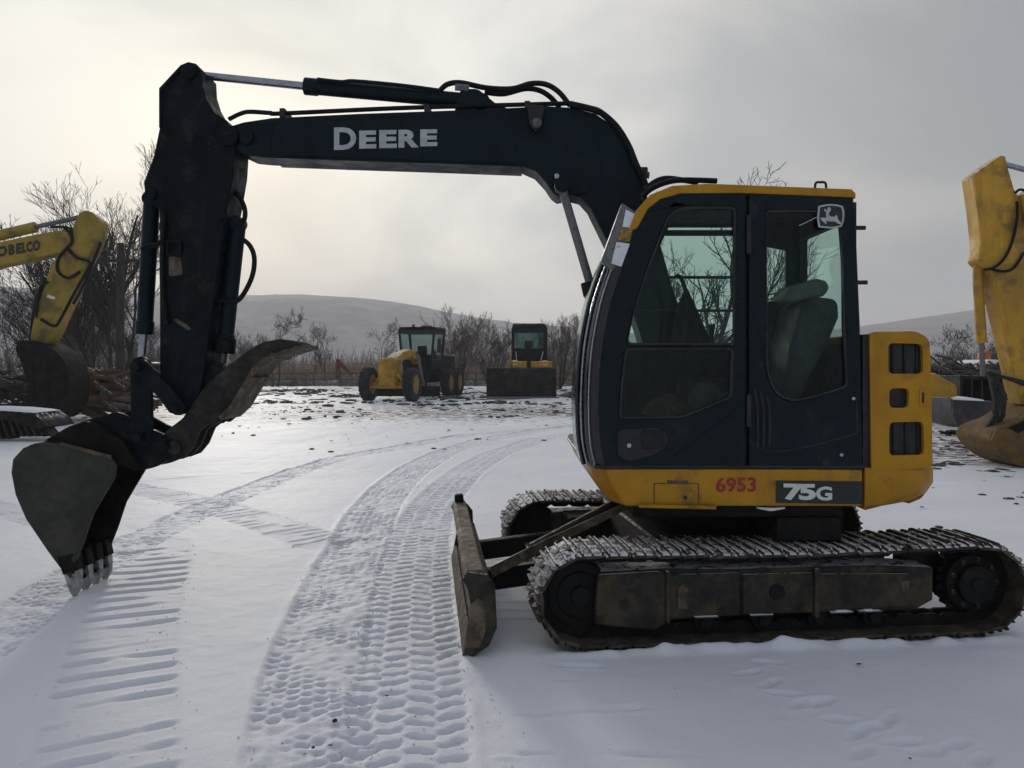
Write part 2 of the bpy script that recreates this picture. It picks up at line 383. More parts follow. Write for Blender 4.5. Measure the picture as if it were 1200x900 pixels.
def ground_height(X, Y):
    z = .022*fbm(X, Y, .35, 3, 3) + .006*fbm(X, Y, 2.2, 8, 2) + .003*fbm(X, Y, 9, 5, 2) + .0012*vnoise(X, Y, 33, 81)
    near = np.hypot(X, Y-5)
    z = z*np.where(near < 8, .7, 1)
    z += sstep(14, 30, Y)*(.05*fbm(X, Y, .5, 21, 4))*(1-.6*sstep(60, 120, Y))
    z += sstep(70, 500, Y)*np.clip(1.0*fbm(X, Y, .01, 31, 2)+.5, -1, 3)*.6
    packed_shade = np.zeros_like(X)  # tone of pressed snow, with the prints' shade put into it
    for kind, w, px in TRACKS:
        g = [G(a, b) for a, b in px]
        idx, s, t = line_coords(g, X, Y, w*.5+.09)
        a = np.abs(t)/(w*.5)
        x, y = X[idx], Y[idx]
        body = 1-sstep(.92, 1.06, a)
        rim = np.exp(-((a-1.1)/.09)**2)
        if kind == 'lug':
            c = np.floor(np.clip((t/w+.5)*4, 0, 3.99)); tc_ = (t/w+.5)*4-c-.5
            ph = s/.13+c*.43+tc_*.40*(1-2*(c % 2))+.22*vnoise(x, y, 5, 2)
            p = ph-np.floor(ph)
            ed_ = .10*vnoise(x, y, 26, 91); lug = sstep(.14,.22,p+ed_)*(1-sstep(.42,.60,p+ed_))*(1-sstep(.34,.47,np.abs(tc_)+ed_*.8))
            cell = np.floor(ph); amp = np.clip(.8+.45*fbm(x, y, 1.3, 12, 2)+.45*vnoise(cell*7.31, c*3.17, 1.0, 90), .1, 1.3)
            dz = -body*(.003+.021*lug*amp)+.004*rim*(1+vnoise(x, y, 4, 70))+body*.004*vnoise(x, y, 20, 71)
            pk = body*(.3+.6*lug)
        elif kind == 'block':
            r = np.floor((t/w+.5)*8); ph = s/.085+.37*r+.9*vnoise(x, y, 4, 4); p = ph-np.floor(ph)
            tt = (t/w+.5)*8-r
            blk = sstep(.05,.2,p)*(1-sstep(.5,.65,p))*sstep(.08,.25,tt)*(1-sstep(.75,.92,tt))
            h_ = np.clip(.35+1.1*vnoise(x, y, 7, 44)+.6*vnoise(x, y, 2, 45), 0, 1.3)
            dz = -body*(.007+.017*blk*h_)+(.007*rim*(t > 0)+.002*rim)*(1+vnoise(x, y, 4, 70)) + body*(.007*vnoise(x, y, 16, 6)+.004*vnoise(x, y, 30, 7))
            pk = body*(.35+.5*blk)
        elif kind in ('cleat', 'cleat2'):
            per = .2 if kind == 'cleat' else .17
            ph = s/per+.35*t+.10*vnoise(x, y, 3, 9); p = ph-np.floor(ph); row = np.floor(ph)
            on = np.clip(.6+1.1*vnoise(row*3.1+t*2.2, row*0+s*.0+t*1.5, 1.0, 15)+.5*vnoise(x, y, 9, 16), 0, 1)
            bar = np.exp(-((p-.5)/.11)**2)*on*(1-sstep(.85,1.0,a))
            dz = -body*.004-(.017 if kind == 'cleat' else .032)*bar+.008*np.exp(-((p-.74)/.1)**2)*on*body
            pk = .3*body+.6*bar+(.35*body if kind == 'cleat2' else 0)
        else:
            ph = s/.2-.8*t+.25*vnoise(x, y, 2, 9); p = ph-np.floor(ph); row = np.floor(ph)
            on = np.clip(.1+1.6*vnoise(row*2.7+t*3, t*2.2, 1.0, 25), 0, 1)
            bar = np.exp(-((p-.5)/.10)**2)*on*(1-sstep(.8,1.0,a))
            dz = -.022*bar+.006*np.exp(-((p-.76)/.1)**2)*on
            pk = .4*bar
        z[idx] += dz; packed_shade[idx] = np.maximum(packed_shade[idx], pk)
    for i, (a, b) in enumerate(FEET):
        gx, gy = G(a, b); an = .4+.5*math.sin(i*2.3)
        dx, dy = X-gx, Y-gy
        k = np.where((np.abs(dx) < .3) & (np.abs(dy) < .3))[0]
        u = (dx[k]*math.cos(an)+dy[k]*math.sin(an))/.10; v = (-dx[k]*math.sin(an)+dy[k]*math.cos(an))/.04
        d = np.sqrt(u*u+v*v)
        d = d+.25*vnoise(X[k], Y[k], 14, 93)
        packed_shade[k] = np.maximum(packed_shade[k], .55*(1-sstep(.5,1.0,d)))  # darker colour painted in as shade, so footprints read as hollows
        z[k] += -.013*(1-sstep(.4,1.05,d))+.003*np.exp(-((d-1.2)/.2)**2)
    # the machine has pushed snow up along its tracks and blade
    ca, sa = math.cos(UC_YAW), math.sin(UC_YAW)
    u = (X-UCX)*ca+(Y-UCY)*sa; v = -(X-UCX)*sa+(Y-UCY)*ca
    side = np.exp(-((np.abs(v)-1.19)/.05)**2)*sstep(-1.5,-1.0,u)*(1-sstep(1.2,1.75,u))
    z += side*(.034+.034*fbm(X, Y, 5, 50, 3))
    under = (1-sstep(1.05,1.15,np.abs(v)))*sstep(-1.35,-1.2,u)*(1-sstep(1.4,1.6,u))
    z -= under*.02
    # bare soil: churned strip in front of the parked machines, patches by the right-hand machine
    d = sstep(17,27,Y)*(1-sstep(52,75,Y))*(.55+.25*fbm(X, Y, .12, 61, 2))
    d += .55*np.exp(-((X-9.5)/3.2)**2-((Y-15.0)/3.0)**2)+.35*np.exp(-((X+13)/4)**2-((Y-17)/4)**2)
    d += .25*sstep(8,14,Y)*(X > 5)
    d += sstep(75,130,Y)*.35
    return z, packed_shade, np.clip(d, 0, 1)

UC_YAW, UCX, UCY = math.radians(6), 1.42, 5.80
def axis(points):
    """1-D grid from (start, step) pairs with the last value as end, growing smoothly"""
    return np.array(points)
xs = list(np.arange(-4.6, 2.4, .018))
s_ = .018
a = xs[0]; left = []
while a > -900: s_ = min(s_*1.05, 60); a -= s_; left.append(a)
s_ = .018; a = xs[-1]; right = []
while a < 900: s_ = min(s_*1.05, 60); a += s_; right.append(a)
xs = np.array(left[::-1]+xs+right)
ys = []; a = 2.9
while a < 1500:
    ys.append(a); a += .013 if a < 6.0 else .013*(a/6.0)**1.55
back = []; a = 2.9; s_ = .03
while a > -120: s_ = s_*1.2; a -= s_; back.append(a)
ys = np.array(back[::-1]+ys)
nx, ny = len(xs), len(ys)
GX, GY = np.meshgrid(xs, ys); gx, gy = GX.ravel(), GY.ravel()
gz, gp, gd = ground_height(gx, gy)
GZ = gz.reshape(ny, nx)
def CRUMB_Z(p):
    i = min(max(int(np.searchsorted(xs, p[0])), 1), nx-1); j = min(max(int(np.searchsorted(ys, p[1])), 1), ny-1)
    return float(GZ[j, i])+.001
gm = bpy.data.meshes.new('ground')
gm.vertices.add(nx*ny); gm.vertices.foreach_set('co', np.stack([gx, gy, gz], 1).astype(np.float32).ravel())
ii = (np.arange(ny-1)[:,None]*nx+np.arange(nx-1)[None,:]).ravel()
quads = np.stack([ii, ii+1, ii+nx+1, ii+nx], 1).astype(np.int32)
nq = len(quads)
gm.loops.add(nq*4); gm.loops.foreach_set('vertex_index', quads.ravel())
gm.polygons.add(nq); gm.polygons.foreach_set('loop_start', np.arange(0, nq*4, 4, dtype=np.int32))
gm.polygons.foreach_set('use_smooth', np.ones(nq, dtype=bool))
for nm, arr in (('packed_shade', gp), ('soil', gd)):
    at = gm.attributes.new(nm, 'FLOAT', 'POINT'); at.data.foreach_set('value', arr.astype(np.float32))
gm.update(calc_edges=True)
m, n, l, p = nt('snow_ground')
geo = n.new('ShaderNodeNewGeometry'); co = geo.outputs['Position']
ap = n.new('ShaderNodeAttribute'); ap.attribute_name = 'packed_shade'
asl = n.new('ShaderNodeAttribute'); asl.attribute_name = 'soil'
col = mixc(n, l, mrange(n, l, noise_node(n, l, co, .7, 5), .3, .7), (.79,.805,.86), (.85,.86,.90))
col = mixc(n, l, mul(n, l, ap.outputs['Fac'], .42), col, (.46,.48,.57))       # pressed snow is greyer; bluish shade of the prints is painted in too
speck = mrange(n, l, noise_node(n, l, co, 16, 4, .6), .68, .76)
col = mixc(n, l, mul(n, l, speck, mul(n, l, ap.outputs['Fac'], .45)), col, (.22,.19,.16))
sn = noise_node(n, l, co, 2.6, 10, .72, (1, 1.6, 1))
thr = n.new('ShaderNodeMath'); thr.operation = 'ADD'; l.new(sn, thr.inputs[0])
sc_ = mul(n, l, asl.outputs['Fac'], .30); l.new(sc_, thr.inputs[1])
sm = mrange(n, l, thr.outputs[0], .68, .72)
sm = mul(n, l, sm, mrange(n, l, asl.outputs['Fac'], .02, .15))
soilc = mixc(n, l, mrange(n, l, noise_node(n, l, co, 5, 5), .35, .65), (.05,.038,.03), (.13,.10,.075))
col = mixc(n, l, sm, col, soilc)
l.new(col, p.inputs['Base Color']); p.inputs['Roughness'].default_value = .62; p.inputs['Specular IOR Level'].default_value = .35
p.inputs['Subsurface Weight'].default_value = 0
b1 = n.new('ShaderNodeBump'); b1.inputs['Strength'].default_value = .6; b1.inputs['Distance'].default_value = .008
l.new(noise_node(n, l, co, 70, 6, .7), b1.inputs['Height'])
b2 = n.new('ShaderNodeBump'); b2.inputs['Strength'].default_value = .5; b2.inputs['Distance'].default_value = .05
l.new(noise_node(n, l, co, 3.5, 6, .6), b2.inputs['Height']); l.new(b1.outputs[0], b2.inputs['Normal'])
# the coarse relief belongs to churned soil only
bm_ = n.new('ShaderNodeMix'); bm_.data_type = 'VECTOR'
l.new(asl.outputs['Fac'], bm_.inputs['Factor']); l.new(b1.outputs[0], bm_.inputs[4]); l.new(b2.outputs[0], bm_.inputs[5])
l.new(bm_.outputs[1], p.inputs['Normal'])
gm.materials.append(m)
ground = put('ground', gm); tag(ground, 'snow covered yard with tyre and crawler tracks pressed into it', kind='structure')

# ------------------------------------------------------------------ hills far behind, hazy
def hill(name, label, Yr, prof, depth, seed, mat_):
    px = np.array([a for a, b in prof]); py = np.array([b for a, b in prof])
    cols = np.linspace(px[0], px[-1], 220); rows = np.linspace(0, 1, 26)
    mb = MB(); top = np.interp(cols, px, py)
    for r in rows:
        Y = Yr+(r-.75)*depth
        prof_z = np.sin(min(1, r/.75)*math.pi/2)**1.4 if r <= .75 else max(0, math.cos((r-.75)/.25*math.pi/2))
        for c, t in zip(cols, top):
            x = (c-600)*Yr/F; hz = H+(HY-t)*Yr/F
            bump_ = 5*noise.noise(Vector((x*.006, Y*.006, seed)))+1.6*noise.noise(Vector((x*.03, Y*.03, seed)))
            mb.v.append((x, Y, hz*prof_z+bump_*min(1, r*2)*(1-.7*(r > .7)) - 1.5))
    k = len(cols)
    mb.f = [(i*k+j, i*k+j+1, (i+1)*k+j+1, (i+1)*k+j) for i in range(len(rows)-1) for j in range(k-1)]
    o = obj(name, mb, mat_, smooth=60); tag(o, label, kind='structure'); return o
MT['hillwood'] = mat('wooded_snowy_hill', (.10,.098,.105), .95, 0, .6, .03, dirt=(.30,.31,.33), damt=.25, dscale=.010, stretch=(1,1,2))
hill('hill', 'long wooded hill fading into snowy haze behind the yard', 1250,
     [(-700,330),(-500,332),(0,338),(150,343),(285,346),(350,346),(440,351),(490,358),(520,365),(600,378),(700,389),(850,394),(960,386),(1040,377),(1140,362),(1250,352),(1800,340)], 700, 3, MT['hillwood'])

# ------------------------------------------------------------------ bare trees
def make_tree(seed, height, r0, rmin=.006, stems=1, lean=.15, spread=.55, n1=9, n2=6, n3=5, n4=3, low=.25, fat=1., tw='twig'):
    R = random.Random(seed); tr, br = MB(), MB()
    def branch(mb, p, d, length, r, segs, sides, level, droop=0.):
        pts = [p.copy()]; q = p.copy(); dd = d.normalized()
        for i in range(segs):
            dd = (dd+Vector((R.uniform(-1,1), R.uniform(-1,1), R.uniform(-.6,1)))*.16+Vector((0,0,.07-droop))).normalized()
            q = q+dd*(length/segs); pts.append(q.copy())
        rad = [max(rmin, r*(1-.75*i/segs)) for i in range(segs+1)]
        mb.tube(pts, rad, sides, cap=False)
        return pts, rad
    def sub(pts, rad, length, level):
        cnt = (n1, n2, n3, n4)[level]
        for i in range(cnt):
            t = R.uniform(low if level == 0 else .2, 1)
            k = min(len(pts)-2, int(t*(len(pts)-1))); ff = t*(len(pts)-1)-k
            p = pts[k].lerp(pts[k+1], ff); ax = (pts[k+1]-pts[k]).normalized()
            side = ax.orthogonal().normalized(); side.rotate(Matrix.Rotation(R.uniform(0, 6.283), 3, ax))
            d = (ax*(1-spread*.55)+side*spread*R.uniform(.7,1.3)).normalized()
            L = length*R.uniform(.40,.68)*(1.15-.45*t); r = max(rmin, rad[k]*R.uniform(.45,.65)*fat)
            segs = (5,4,3,2)[level]; sides = (6,5,4,3)[level]
            q, rr = branch(br, p, d, L, r, segs, sides, level)
            if level < 3: sub(q, rr, L, level+1)
    for s in range(stems):
        a = 6.283*s/max(1, stems)+R.uniform(-.5,.5); off = Vector((math.cos(a), math.sin(a), 0))
        base = off*(r0*1.6 if stems > 1 else 0)-Vector((0,0,.15))
        hgt = height*(1 if s == 0 else R.uniform(.65,.95))
        q, rr = branch(tr, base, Vector((0,0,1))+off*lean*R.uniform(.6,1.4) if stems > 1 else Vector((R.uniform(-lean,lean), R.uniform(-lean,lean), 1)), hgt*.86, r0*(1 if s == 0 else .75), 9, 9, 0)
        sub(q, rr, hgt*.80, 0)
    return mesh_from('trunk', tr.v, tr.f, MT['bark'], 60), mesh_from('branches', br.v, br.f, MT[tw], 0)
TREES = {
 'tall': make_tree(3, 10.5, .16, .007, 5, .30, .44, 12, 8, 5, 3, .15),
 'slim': make_tree(11, 7.5, .10, .010, 1, .12, .6, 12, 6, 4, 3, .3),
 'fork': make_tree(23, 8.6, .17, .010, 2, .20, .62, 8, 5, 4, 2, .3, 1.35),
 'shrub': make_tree(31, 5.2, .05, .006, 10, .42, .42, 7, 6, 4, 2, .12, 1., 'twigred'),
 'shrub2': make_tree(37, 4.8, .05, .006, 11, .55, .45, 7, 6, 4, 2, .12, 1., 'twigred'),
 'small': make_tree(41, 4.4, .06, .009, 1, .2, .7, 9, 5, 4, 2, .3),
}
def tree(kind, px, Y, scale, rot, label, cat='tree', group='bare trees behind the yard', name='bare_tree', sx=1):
    x = (px-600)*Y/F
    t = thing(name, label, cat, (x, Y, 0), group)
    for nm, me in zip(('trunk', 'branches'), TREES[kind]):
        put(nm, me, t, Matrix.Translation((x, Y, 0)) @ Matrix.Rotation(rot, 4, 'Z') @ Matrix.Diagonal((scale*sx, scale*sx, scale, 1)))
    return t
# ------------------------------------------------------------------ trees, shrubs, reeds, fence
tree('tall', 128, 38, 1.0, .4, 'tallest bare tree, between the mustard boom and the dark excavator arm', sx=1.05)
tree('tall', 78, 52, .88, 2.1, 'second tall bare tree, directly behind the mustard arm')
tree('slim', 40, 52, .75, 1.2, 'thin bare tree at the far left edge under the lettered boom', sx=1.2)
tree('slim', 12, 60, .85, 2.2, 'pale bare tree nearest the left border below the lettered boom')
tree('shrub', 98, 42, .9, .2, 'dark bare shrub right behind the mustard excavator arm', 'shrub', 'bare shrubs behind the yard', 'bare_shrub')
tree('shrub2', 160, 40, .8, 1.4, 'bare shrub at the foot of the tallest tree, behind the dark arm', 'shrub', 'bare shrubs behind the yard', 'bare_shrub')
tree('shrub2', 292, 58, .80, .9, 'bushy bare shrub just right of the dark excavator arm', 'shrub', 'bare shrubs behind the yard', 'bare_shrub', 1.2)
tree('small', 326, 60, 1.18, 2.0, 'small bare tree rising behind the tip of the thumb', 'tree', 'bare trees behind the yard')
tree('small', 368, 62, .95, .3, 'thin crooked sapling left of the rust-red arm', 'tree', 'bare trees behind the yard', sx=.7)
tree('small', 382, 63, .98, 4.0, 'thin leaning sapling beside the rust-red arm', 'tree', 'bare trees behind the yard', sx=.7)
tree('small', 445, 66, 1.08, 1.0, 'small bare tree just left of the grader cab', 'tree', 'bare trees behind the yard', sx=.8)
tree('shrub', 540, 52, .90, .0, 'dense bare shrub touching the right side of the grader cab', 'shrub', 'bare shrubs behind the yard', 'bare_shrub')
tree('shrub2', 577, 54, .98, 2.6, 'dense bare shrub between grader and loader', 'shrub', 'bare shrubs behind the yard', 'bare_shrub')
tree('shrub2', 655, 54, .98, 5.0, 'brown bare shrub just right of the loader cab', 'shrub', 'bare shrubs behind the yard', 'bare_shrub')
tree('shrub', 690, 53, .9, 3.2, 'bare shrub showing beside the front of the dark cab', 'shrub', 'bare shrubs behind the yard', 'bare_shrub')
tree('fork', 830, 19, .64, 1.1, 'forked bare tree seen through the cab door window', 'tree', 'bare trees behind the yard')
tree('fork', 778, 24, .70, 2.4, 'thin bare tree seen at the left of the cab door window', 'tree', 'bare trees behind the yard', sx=.6)
tree('slim', 880, 26, .78, 3.3, 'bare tree seen between the seat and the centre pillar of the dark cab', 'tree', 'bare trees behind the yard', sx=.8)
tree('shrub2', 1045, 60, .78, 2.2, 'low bare shrub above the yellow engine door', 'shrub', 'bare shrubs behind the yard', 'bare_shrub', 1.2)
tree('small', 1108, 48, .78, .2, 'small bare tree right of the yellow engine door', 'tree', 'bare trees behind the yard')
tree('small', 1133, 52, .85, 3.0, 'small bare tree left of the right-hand machine\'s arm', 'tree', 'bare trees behind the yard')
tree('shrub', 1165, 50, .62, 1.7, 'bare shrub behind the rod of the right-hand machine', 'shrub', 'bare shrubs behind the yard', 'bare_shrub', 1.3)

def stalks(name, label, cat, box_, count, h, r, mat_, seed, lean=.25, kind='stuff', sides=3):
    R = random.Random(seed); mb = MB()
    for i in range(count):
        x, y = R.uniform(box_[0], box_[1]), R.uniform(box_[2], box_[3]); hh = h*R.uniform(.45,1.1)
        a, b = R.uniform(-lean,lean), R.uniform(-lean,lean)
        mb.tube([(x,y,-.1),(x+a*hh*.4,y+b*hh*.4,hh*.6),(x+a*hh,y+b*hh,hh)], [r,r*.8,r*.35], sides, cap=False)
    o = obj(name, mb, mat_, smooth=0); tag(o, label, cat, kind=kind); return o
stalks('reed_bed', 'strip of tall dry reeds far behind the fence', 'reeds', (-38,12,80,90), 9000, 1.9, .022, MT['reed'], 5)
stalks('far_brush', 'low grey brush at the foot of the hill', 'brush', (-140,150,120,240), 8000, 4.6, .05, MT['twigred'], 6, .3)
stalks('dead_weeds', 'dark dead weeds on the soil bank', 'weeds', (-32,34,60,66), 5200, .75, .012, MT['twigred'], 8, .5)
stalks('brush_thicket', 'tangled grey brush behind the mustard machine', 'brush', (-36,-18,44,52), 1600, 2.6, .014, MT['twig'], 9, .45)
stalks('brush_thicket', 'tangled grey brush behind the right-hand machine', 'brush', (20,40,44,54), 1500, 2.0, .014, MT['twig'], 10, .45)
# dark soil bank along the back of the yard
R = random.Random(4); mb = MB(); k = 130
for r, (dy, hz) in enumerate([(-1.6,-.1),(-.9,.45),(0,.75),(1.2,.6),(3,-.1)]):
    for i in range(k):
        x = -40+80*i/(k-1)
        mb.v.append((x, 63+dy+.3*R.uniform(-1,1), hz*(.55+.45*noise.noise(Vector((x*.35, r*.3, 2)))+.25*R.uniform(-1,1)) if 0 < r < 4 else hz))
mb.f = [(r*k+i, r*k+i+1, (r+1)*k+i+1, (r+1)*k+i) for r in range(4) for i in range(k-1)]
tag(obj('soil_bank', mb, MT['soil'], smooth=50), 'low dark soil bank across the back of the yard', kind='structure')
# rail fence on it
fence = thing('rail_fence', 'weathered wooden post and rail fence at the back of the yard', 'fence', (0, 61, 0))
R = random.Random(14); fx = [-34+2.6*i for i in range(27)]
for x in fx:
    obj('post', MB().box((x-.07,60.95,-.2),(x+.07,61.09,1.25+R.uniform(-.08,.1))), MT['wood'], fence, .01)
for a, b in zip(fx[:-1], fx[1:]):
    for hz in (.5, .95):
        z0, z1 = hz+R.uniform(-.05,.05), hz+R.uniform(-.05,.05)
        obj('rail', MB().add([(a,60.90,z0),(b,60.90,z1),(b,60.944,z1),(a,60.944,z0),(a,60.90,z0+.13),(b,60.90,z1+.13),(b,60.944,z1+.13),(a,60.944,z0+.13)],
            [(0,3,2,1),(4,5,6,7),(0,1,5,4),(1,2,6,5),(2,3,7,6),(3,0,4,7)]), MT['wood'], fence)
# clods of frozen soil in the churned strip: nobody could count them
def ico(r, R):
    t = 1.618; v = [(-1,t,0),(1,t,0),(-1,-t,0),(1,-t,0),(0,-1,t),(0,1,t),(0,-1,-t),(0,1,-t),(t,0,-1),(t,0,1),(-t,0,-1),(-t,0,1)]
    f = [(0,11,5),(0,5,1),(0,1,7),(0,7,10),(0,10,11),(1,5,9),(5,11,4),(11,10,2),(10,7,6),(7,1,8),(3,9,4),(3,4,2),(3,2,6),(3,6,8),(3,8,9),(4,9,5),(2,4,11),(6,2,10),(8,6,7),(9,8,1)]
    sx, sy, sz = r*R.uniform(.7,1.9), r*R.uniform(.6,1.4), r*R.uniform(.25,.5)
    return [(a*sx*R.uniform(.4,.65), b*sy*R.uniform(.4,.65), c*sz*R.uniform(.4,.65)) for a, b, c in v], f
def clods(name, label, areas, mat_, seed):
    R = random.Random(seed); mb = MB()
    for (x0,x1,y0,y1), count, r0, r1 in areas:
        for i in range(count):
            y = R.uniform(y0,y1); x = R.uniform(x0,x1)*1.0
            if noise.noise(Vector((x*.25, y*.25, 3))) < R.uniform(-.35,.25): continue
            v, f = ico(r0+(r1-r0)*R.random()**3, R)
            mb.add([(a+x, b+y, c+.01) for a, b, c in v], f)
    o = obj(name, mb, mat_, smooth=0); tag(o, label, 'soil', kind='stuff'); return o
clods('soil_clods', 'dark frozen soil clods scattered over the churned snow in front of the parked machines',
      [((-18,8,32,56), 2600, .05, .24), ((-14,4,24,32), 500, .03, .14), ((-8,4,14,24), 90, .02, .07)], MT['soil'], 3)
clods('soil_clods', 'dark soil clods and litter on the snow beside the right-hand bucket',
      [((5.2,13,11,20), 500, .03, .16), ((4.0,8.5,7.2,11), 60, .02, .08)], MT['soil'], 13)
clods('soil_specks', 'small dark soil specks lying on the near snow',
      [((-3.5,2.5,3.2,7), 30, .004, .012), ((-1.1,-.6,3.3,5), 60, .006, .018)], MT['soil'], 23)
# crumbs of broken snow along the tyre and crawler prints
Rc = random.Random(61); mb = MB()
for kind, w, px in TRACKS:
    P = smooth_path([(*G(a, b), 0) for a, b in px], 8)
    for a, b in zip(P[:-1], P[1:]):
        if (a.y+b.y)/2 > 11: continue
        d = b-a; nrm_ = Vector((-d.y, d.x, 0)).normalized()
        for i in range(int(d.length*(70 if kind in ('lug', 'block') else 35))):
            t = Rc.choice((-1, 1))*w*.5*(1+Rc.gauss(0,.12)) if Rc.random() < .6 else Rc.uniform(-.5,.5)*w
            c = a+d*Rc.random()+nrm_*t; k = Rc.uniform(.002,.007)*(1.7 if Rc.random() < .08 else 1)
            Q = [(x*k*Rc.uniform(.6,1.5), y*k*Rc.uniform(.6,1.5), z*k*Rc.uniform(.5,1.1)) for x, y, z in ((-1,0,0),(1,0,0),(0,-1,0),(0,1,0),(0,0,1),(0,0,-1))]
            mb.v += []; zz = CRUMB_Z((c.x, c.y)); mb.add([(c.x+x, c.y+y, zz+z) for x, y, z in Q], [(0,2,4),(2,1,4),(1,3,4),(3,0,4),(2,0,5),(1,2,5),(3,1,5),(0,3,5)])
tag(obj('snow_crumbs', mb, MT['snowlump'], smooth=0), 'crumbs of broken snow strewn along the tyre and crawler tracks', 'snow', kind='stuff')
# a grey wooden pole in the tall tree
pl = thing('utility_pole', 'grey wooden pole with a short crossbar in front of the tallest tree', 'pole', ((140-600)*34/F, 34, 0))
x = (140-600)*34/F
obj('pole', MB().tube([(x,34,-.3),(x+.03,34,3.5),(x+.05,34,H+(428-285)*34/F)], [.19,.17,.14], 12), MT['bark'], pl, .01)
obj('crossbar', MB().box((x-.95,33.70,6.02),(x+.85,33.80,6.16)), MT['bark'], pl, .01)
# rust-red steel arm behind the bank
rr = thing('rusty_frame', 'rust-red angled steel arm sticking up behind the bank left of the grader', 'steel frame', U(400, 452, 66))
def bar(mb, a, b, w, Y, d):
    A, B = Vector(XZ(*a, Y)), Vector(XZ(*b, Y)); t = (B-A).normalized(); nn = Vector((-t.y, t.x))*w*.5
    return mb.prism([tuple(A+nn), tuple(A-nn), tuple(B-nn), tuple(B+nn)], Y, Y+d)
obj('post', bar(MB(), (395,455), (396,421), .32, 66, .3), MT['rustred'], rr, .02)
obj('brace', bar(MB(), (396,423), (412,440), .30, 66.02, .26), MT['rustred'], rr, .02)

# ------------------------------------------------------------------ the dark excavator
EX = thing('excavator', 'dark and yellow crawler excavator with thumb and dozer blade, in the foreground', 'excavator', (UCX, UCY, 0))
CY, SY = math.cos(UC_YAW), math.sin(UC_YAW)
def uc(u, v, z): return (UCX+u*CY-v*SY, UCY+u*SY+v*CY, z)
UCM = Matrix.Translation((UCX, UCY, 0)) @ Matrix.Rotation(UC_YAW, 4, 'Z')

# --- tracks
ZI, ZS, RI, UI, US = .285, .29, .262, -1.13, 1.34
def track_path(s):
    """s in 0..1 -> (u, z, angle of travel)"""
    L = US-UI; C = math.pi*RI; T = 2*L+2*C; d = (s % 1)*T
    if d < L: return UI+d, ZI-RI, 0.
    d -= L
    if d < C: a = d/RI; return US+RI*math.sin(a), ZI-RI*math.cos(a), a
    d -= C
    if d < L: q = d/L; return US-d, ZI+RI-.022*math.sin(q*math.pi)**2, math.pi
    d -= L
    a = d/RI; return UI-RI*math.sin(a), ZI+RI*math.cos(a), math.pi+a
NS = 43; PITCH = (2*(US-UI)+2*math.pi*RI)/NS
sh = MB()      # one triple-grouser shoe: x along travel, z outwards is -z (path normal), y across
prof = [(-.5,.0),(-.5,-.012),(-.46,-.012),(-.45,-.034),(-.40,-.034),(-.38,-.012),(-.06,-.012),(-.05,-.028),(.0,-.028),(.02,-.012),(.34,-.012),(.35,-.028),(.40,-.028),(.42,-.010),(.5,-.004),(.5,.006),(.1,.006)]
pr = [(a*PITCH*1.02, b) for a, b in prof]
n_ = len(pr)
